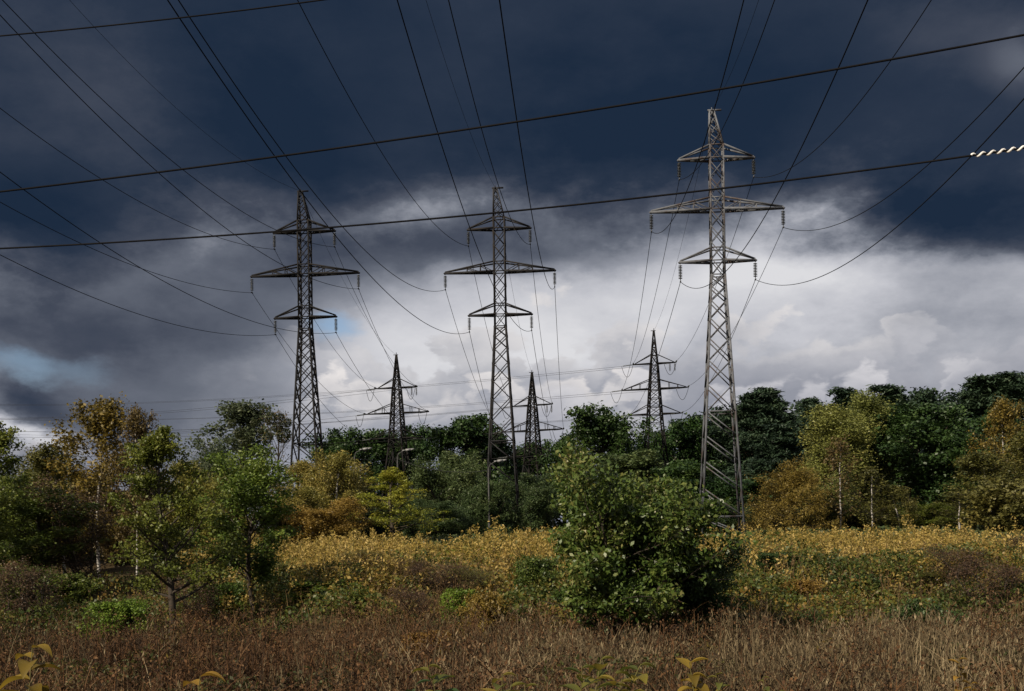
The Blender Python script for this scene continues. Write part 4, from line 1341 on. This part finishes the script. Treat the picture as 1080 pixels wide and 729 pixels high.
cross_wire([(0, 38), (180, 20), (333, 1)], 15, 13.5, .009, 'cable crossing the top left corner of the sky')
cross_wire([(0, 202), (160, 183), (360, 157), (490, 136), (540, 128), (720, 102), (880, 73), (1080, 37)], 14.5, 12.0, .0115, 'thick dark cable rising across the whole sky above the pylon tops')
w3 = cross_wire([(0, 262), (280, 246), (360, 239), (560, 220), (720, 204), (1020, 165), (1080, 156)], 14.5, 12.0, .0105, 'cable rising across the sky in front of the pylons to a white spiral')
# white spiral sleeve on the lowest cable
qs = np.linspace(1024, 1260, 420)
axis = np.array([w3(q) for q in qs])
tv = np.gradient(axis, axis=0); tv /= np.linalg.norm(tv, axis=1)[:, None]
xv = np.cross(tv, [0, 0, 1.0]); xv /= np.linalg.norm(xv, axis=1)[:, None]
yv = np.cross(xv, tv)
ph = (qs - 1024) / 10.6 * 2 * np.pi
g = Geo()
g.tube(axis + .0145 * (np.cos(ph)[:, None] * xv + np.sin(ph)[:, None] * yv), .0125, 6)
white_m = noise_mat('white_plastic', [(.3, (.72, .70, .67)), (.7, (.82, .81, .78))], 5, rough=.45)
tag(g.obj('spiral_sleeve', white_m, None, True), 'white spiral sleeve wound round the cable at the right edge', 'cable sleeve')

# ------------------------------------------------------------------ street lamps beyond the yellow weeds
lamp_m = noise_mat('lamp_grey', [(.3, (.17, .175, .175)), (.7, (.24, .24, .245))], 4, rough=.5)
pole_m = noise_mat('pole_grey', [(.3, (.05, .05, .05)), (.7, (.08, .08, .08))], 3, rough=.7)
lp = []
for px, py, Y, lb in ((385, 474.5, 112, 'street lamp left of the left strain tower'), (430, 475.5, 114, 'street lamp just right of the left strain tower legs'),
                      (527, 487, 105, 'street lamp showing between the legs of the middle pylon')):
    h = P(px, py, Y)
    gz0 = gz1(h.x - 1.0, Y)
    e = empty('street_lamp', (h.x - 1.0, Y, gz0), lb, 'street lamp', 'street lamps among the far trees')
    Hh = h.z - gz0
    g = Geo(); g.tube([(0, 0, 0), (0, 0, Hh * .5), (0, 0, Hh - .6)], [.10, .08, .06], 8); g.obj('pole', pole_m, e, True)
    g = Geo(); g.tube([(0, 0, Hh - .6), (.12, 0, Hh - .25), (.45, 0, Hh - .08), (.8, 0, Hh)], .035, 6); g.obj('arm', pole_m, e, True)
    g = Geo()
    for x0, x1, hh in ((.5, .8, .10), (.8, 1.3, .2), (1.3, 1.6, .14)):
        g.bar((x0, 0, Hh + .02 + (x0 - .5) * .12), (x1, 0, Hh + .02 + (x1 - .5) * .12), .32, hh)
    g.obj('lamp_head', lamp_m, e)
    lp.append(Vector((h.x - 1.0, Y, gz0 + Hh - .75)))
wire('lamp_cable', sag_span(lp[0], lp[1], .2), .025, 'thin cable between the two street lamps at the left strain tower', 'street lamp cables', wire_pale)
wire('lamp_cable', sag_span(lp[1], lp[2], .6), .025, 'thin cable from the left strain tower lamps to the middle pylon lamp', 'street lamp cables', wire_pale)
wire('lamp_cable', sag_span(P(300, 487, 116), lp[0], .5), .025, 'thin cable running left from the leftmost street lamp', 'street lamp cables', wire_pale)
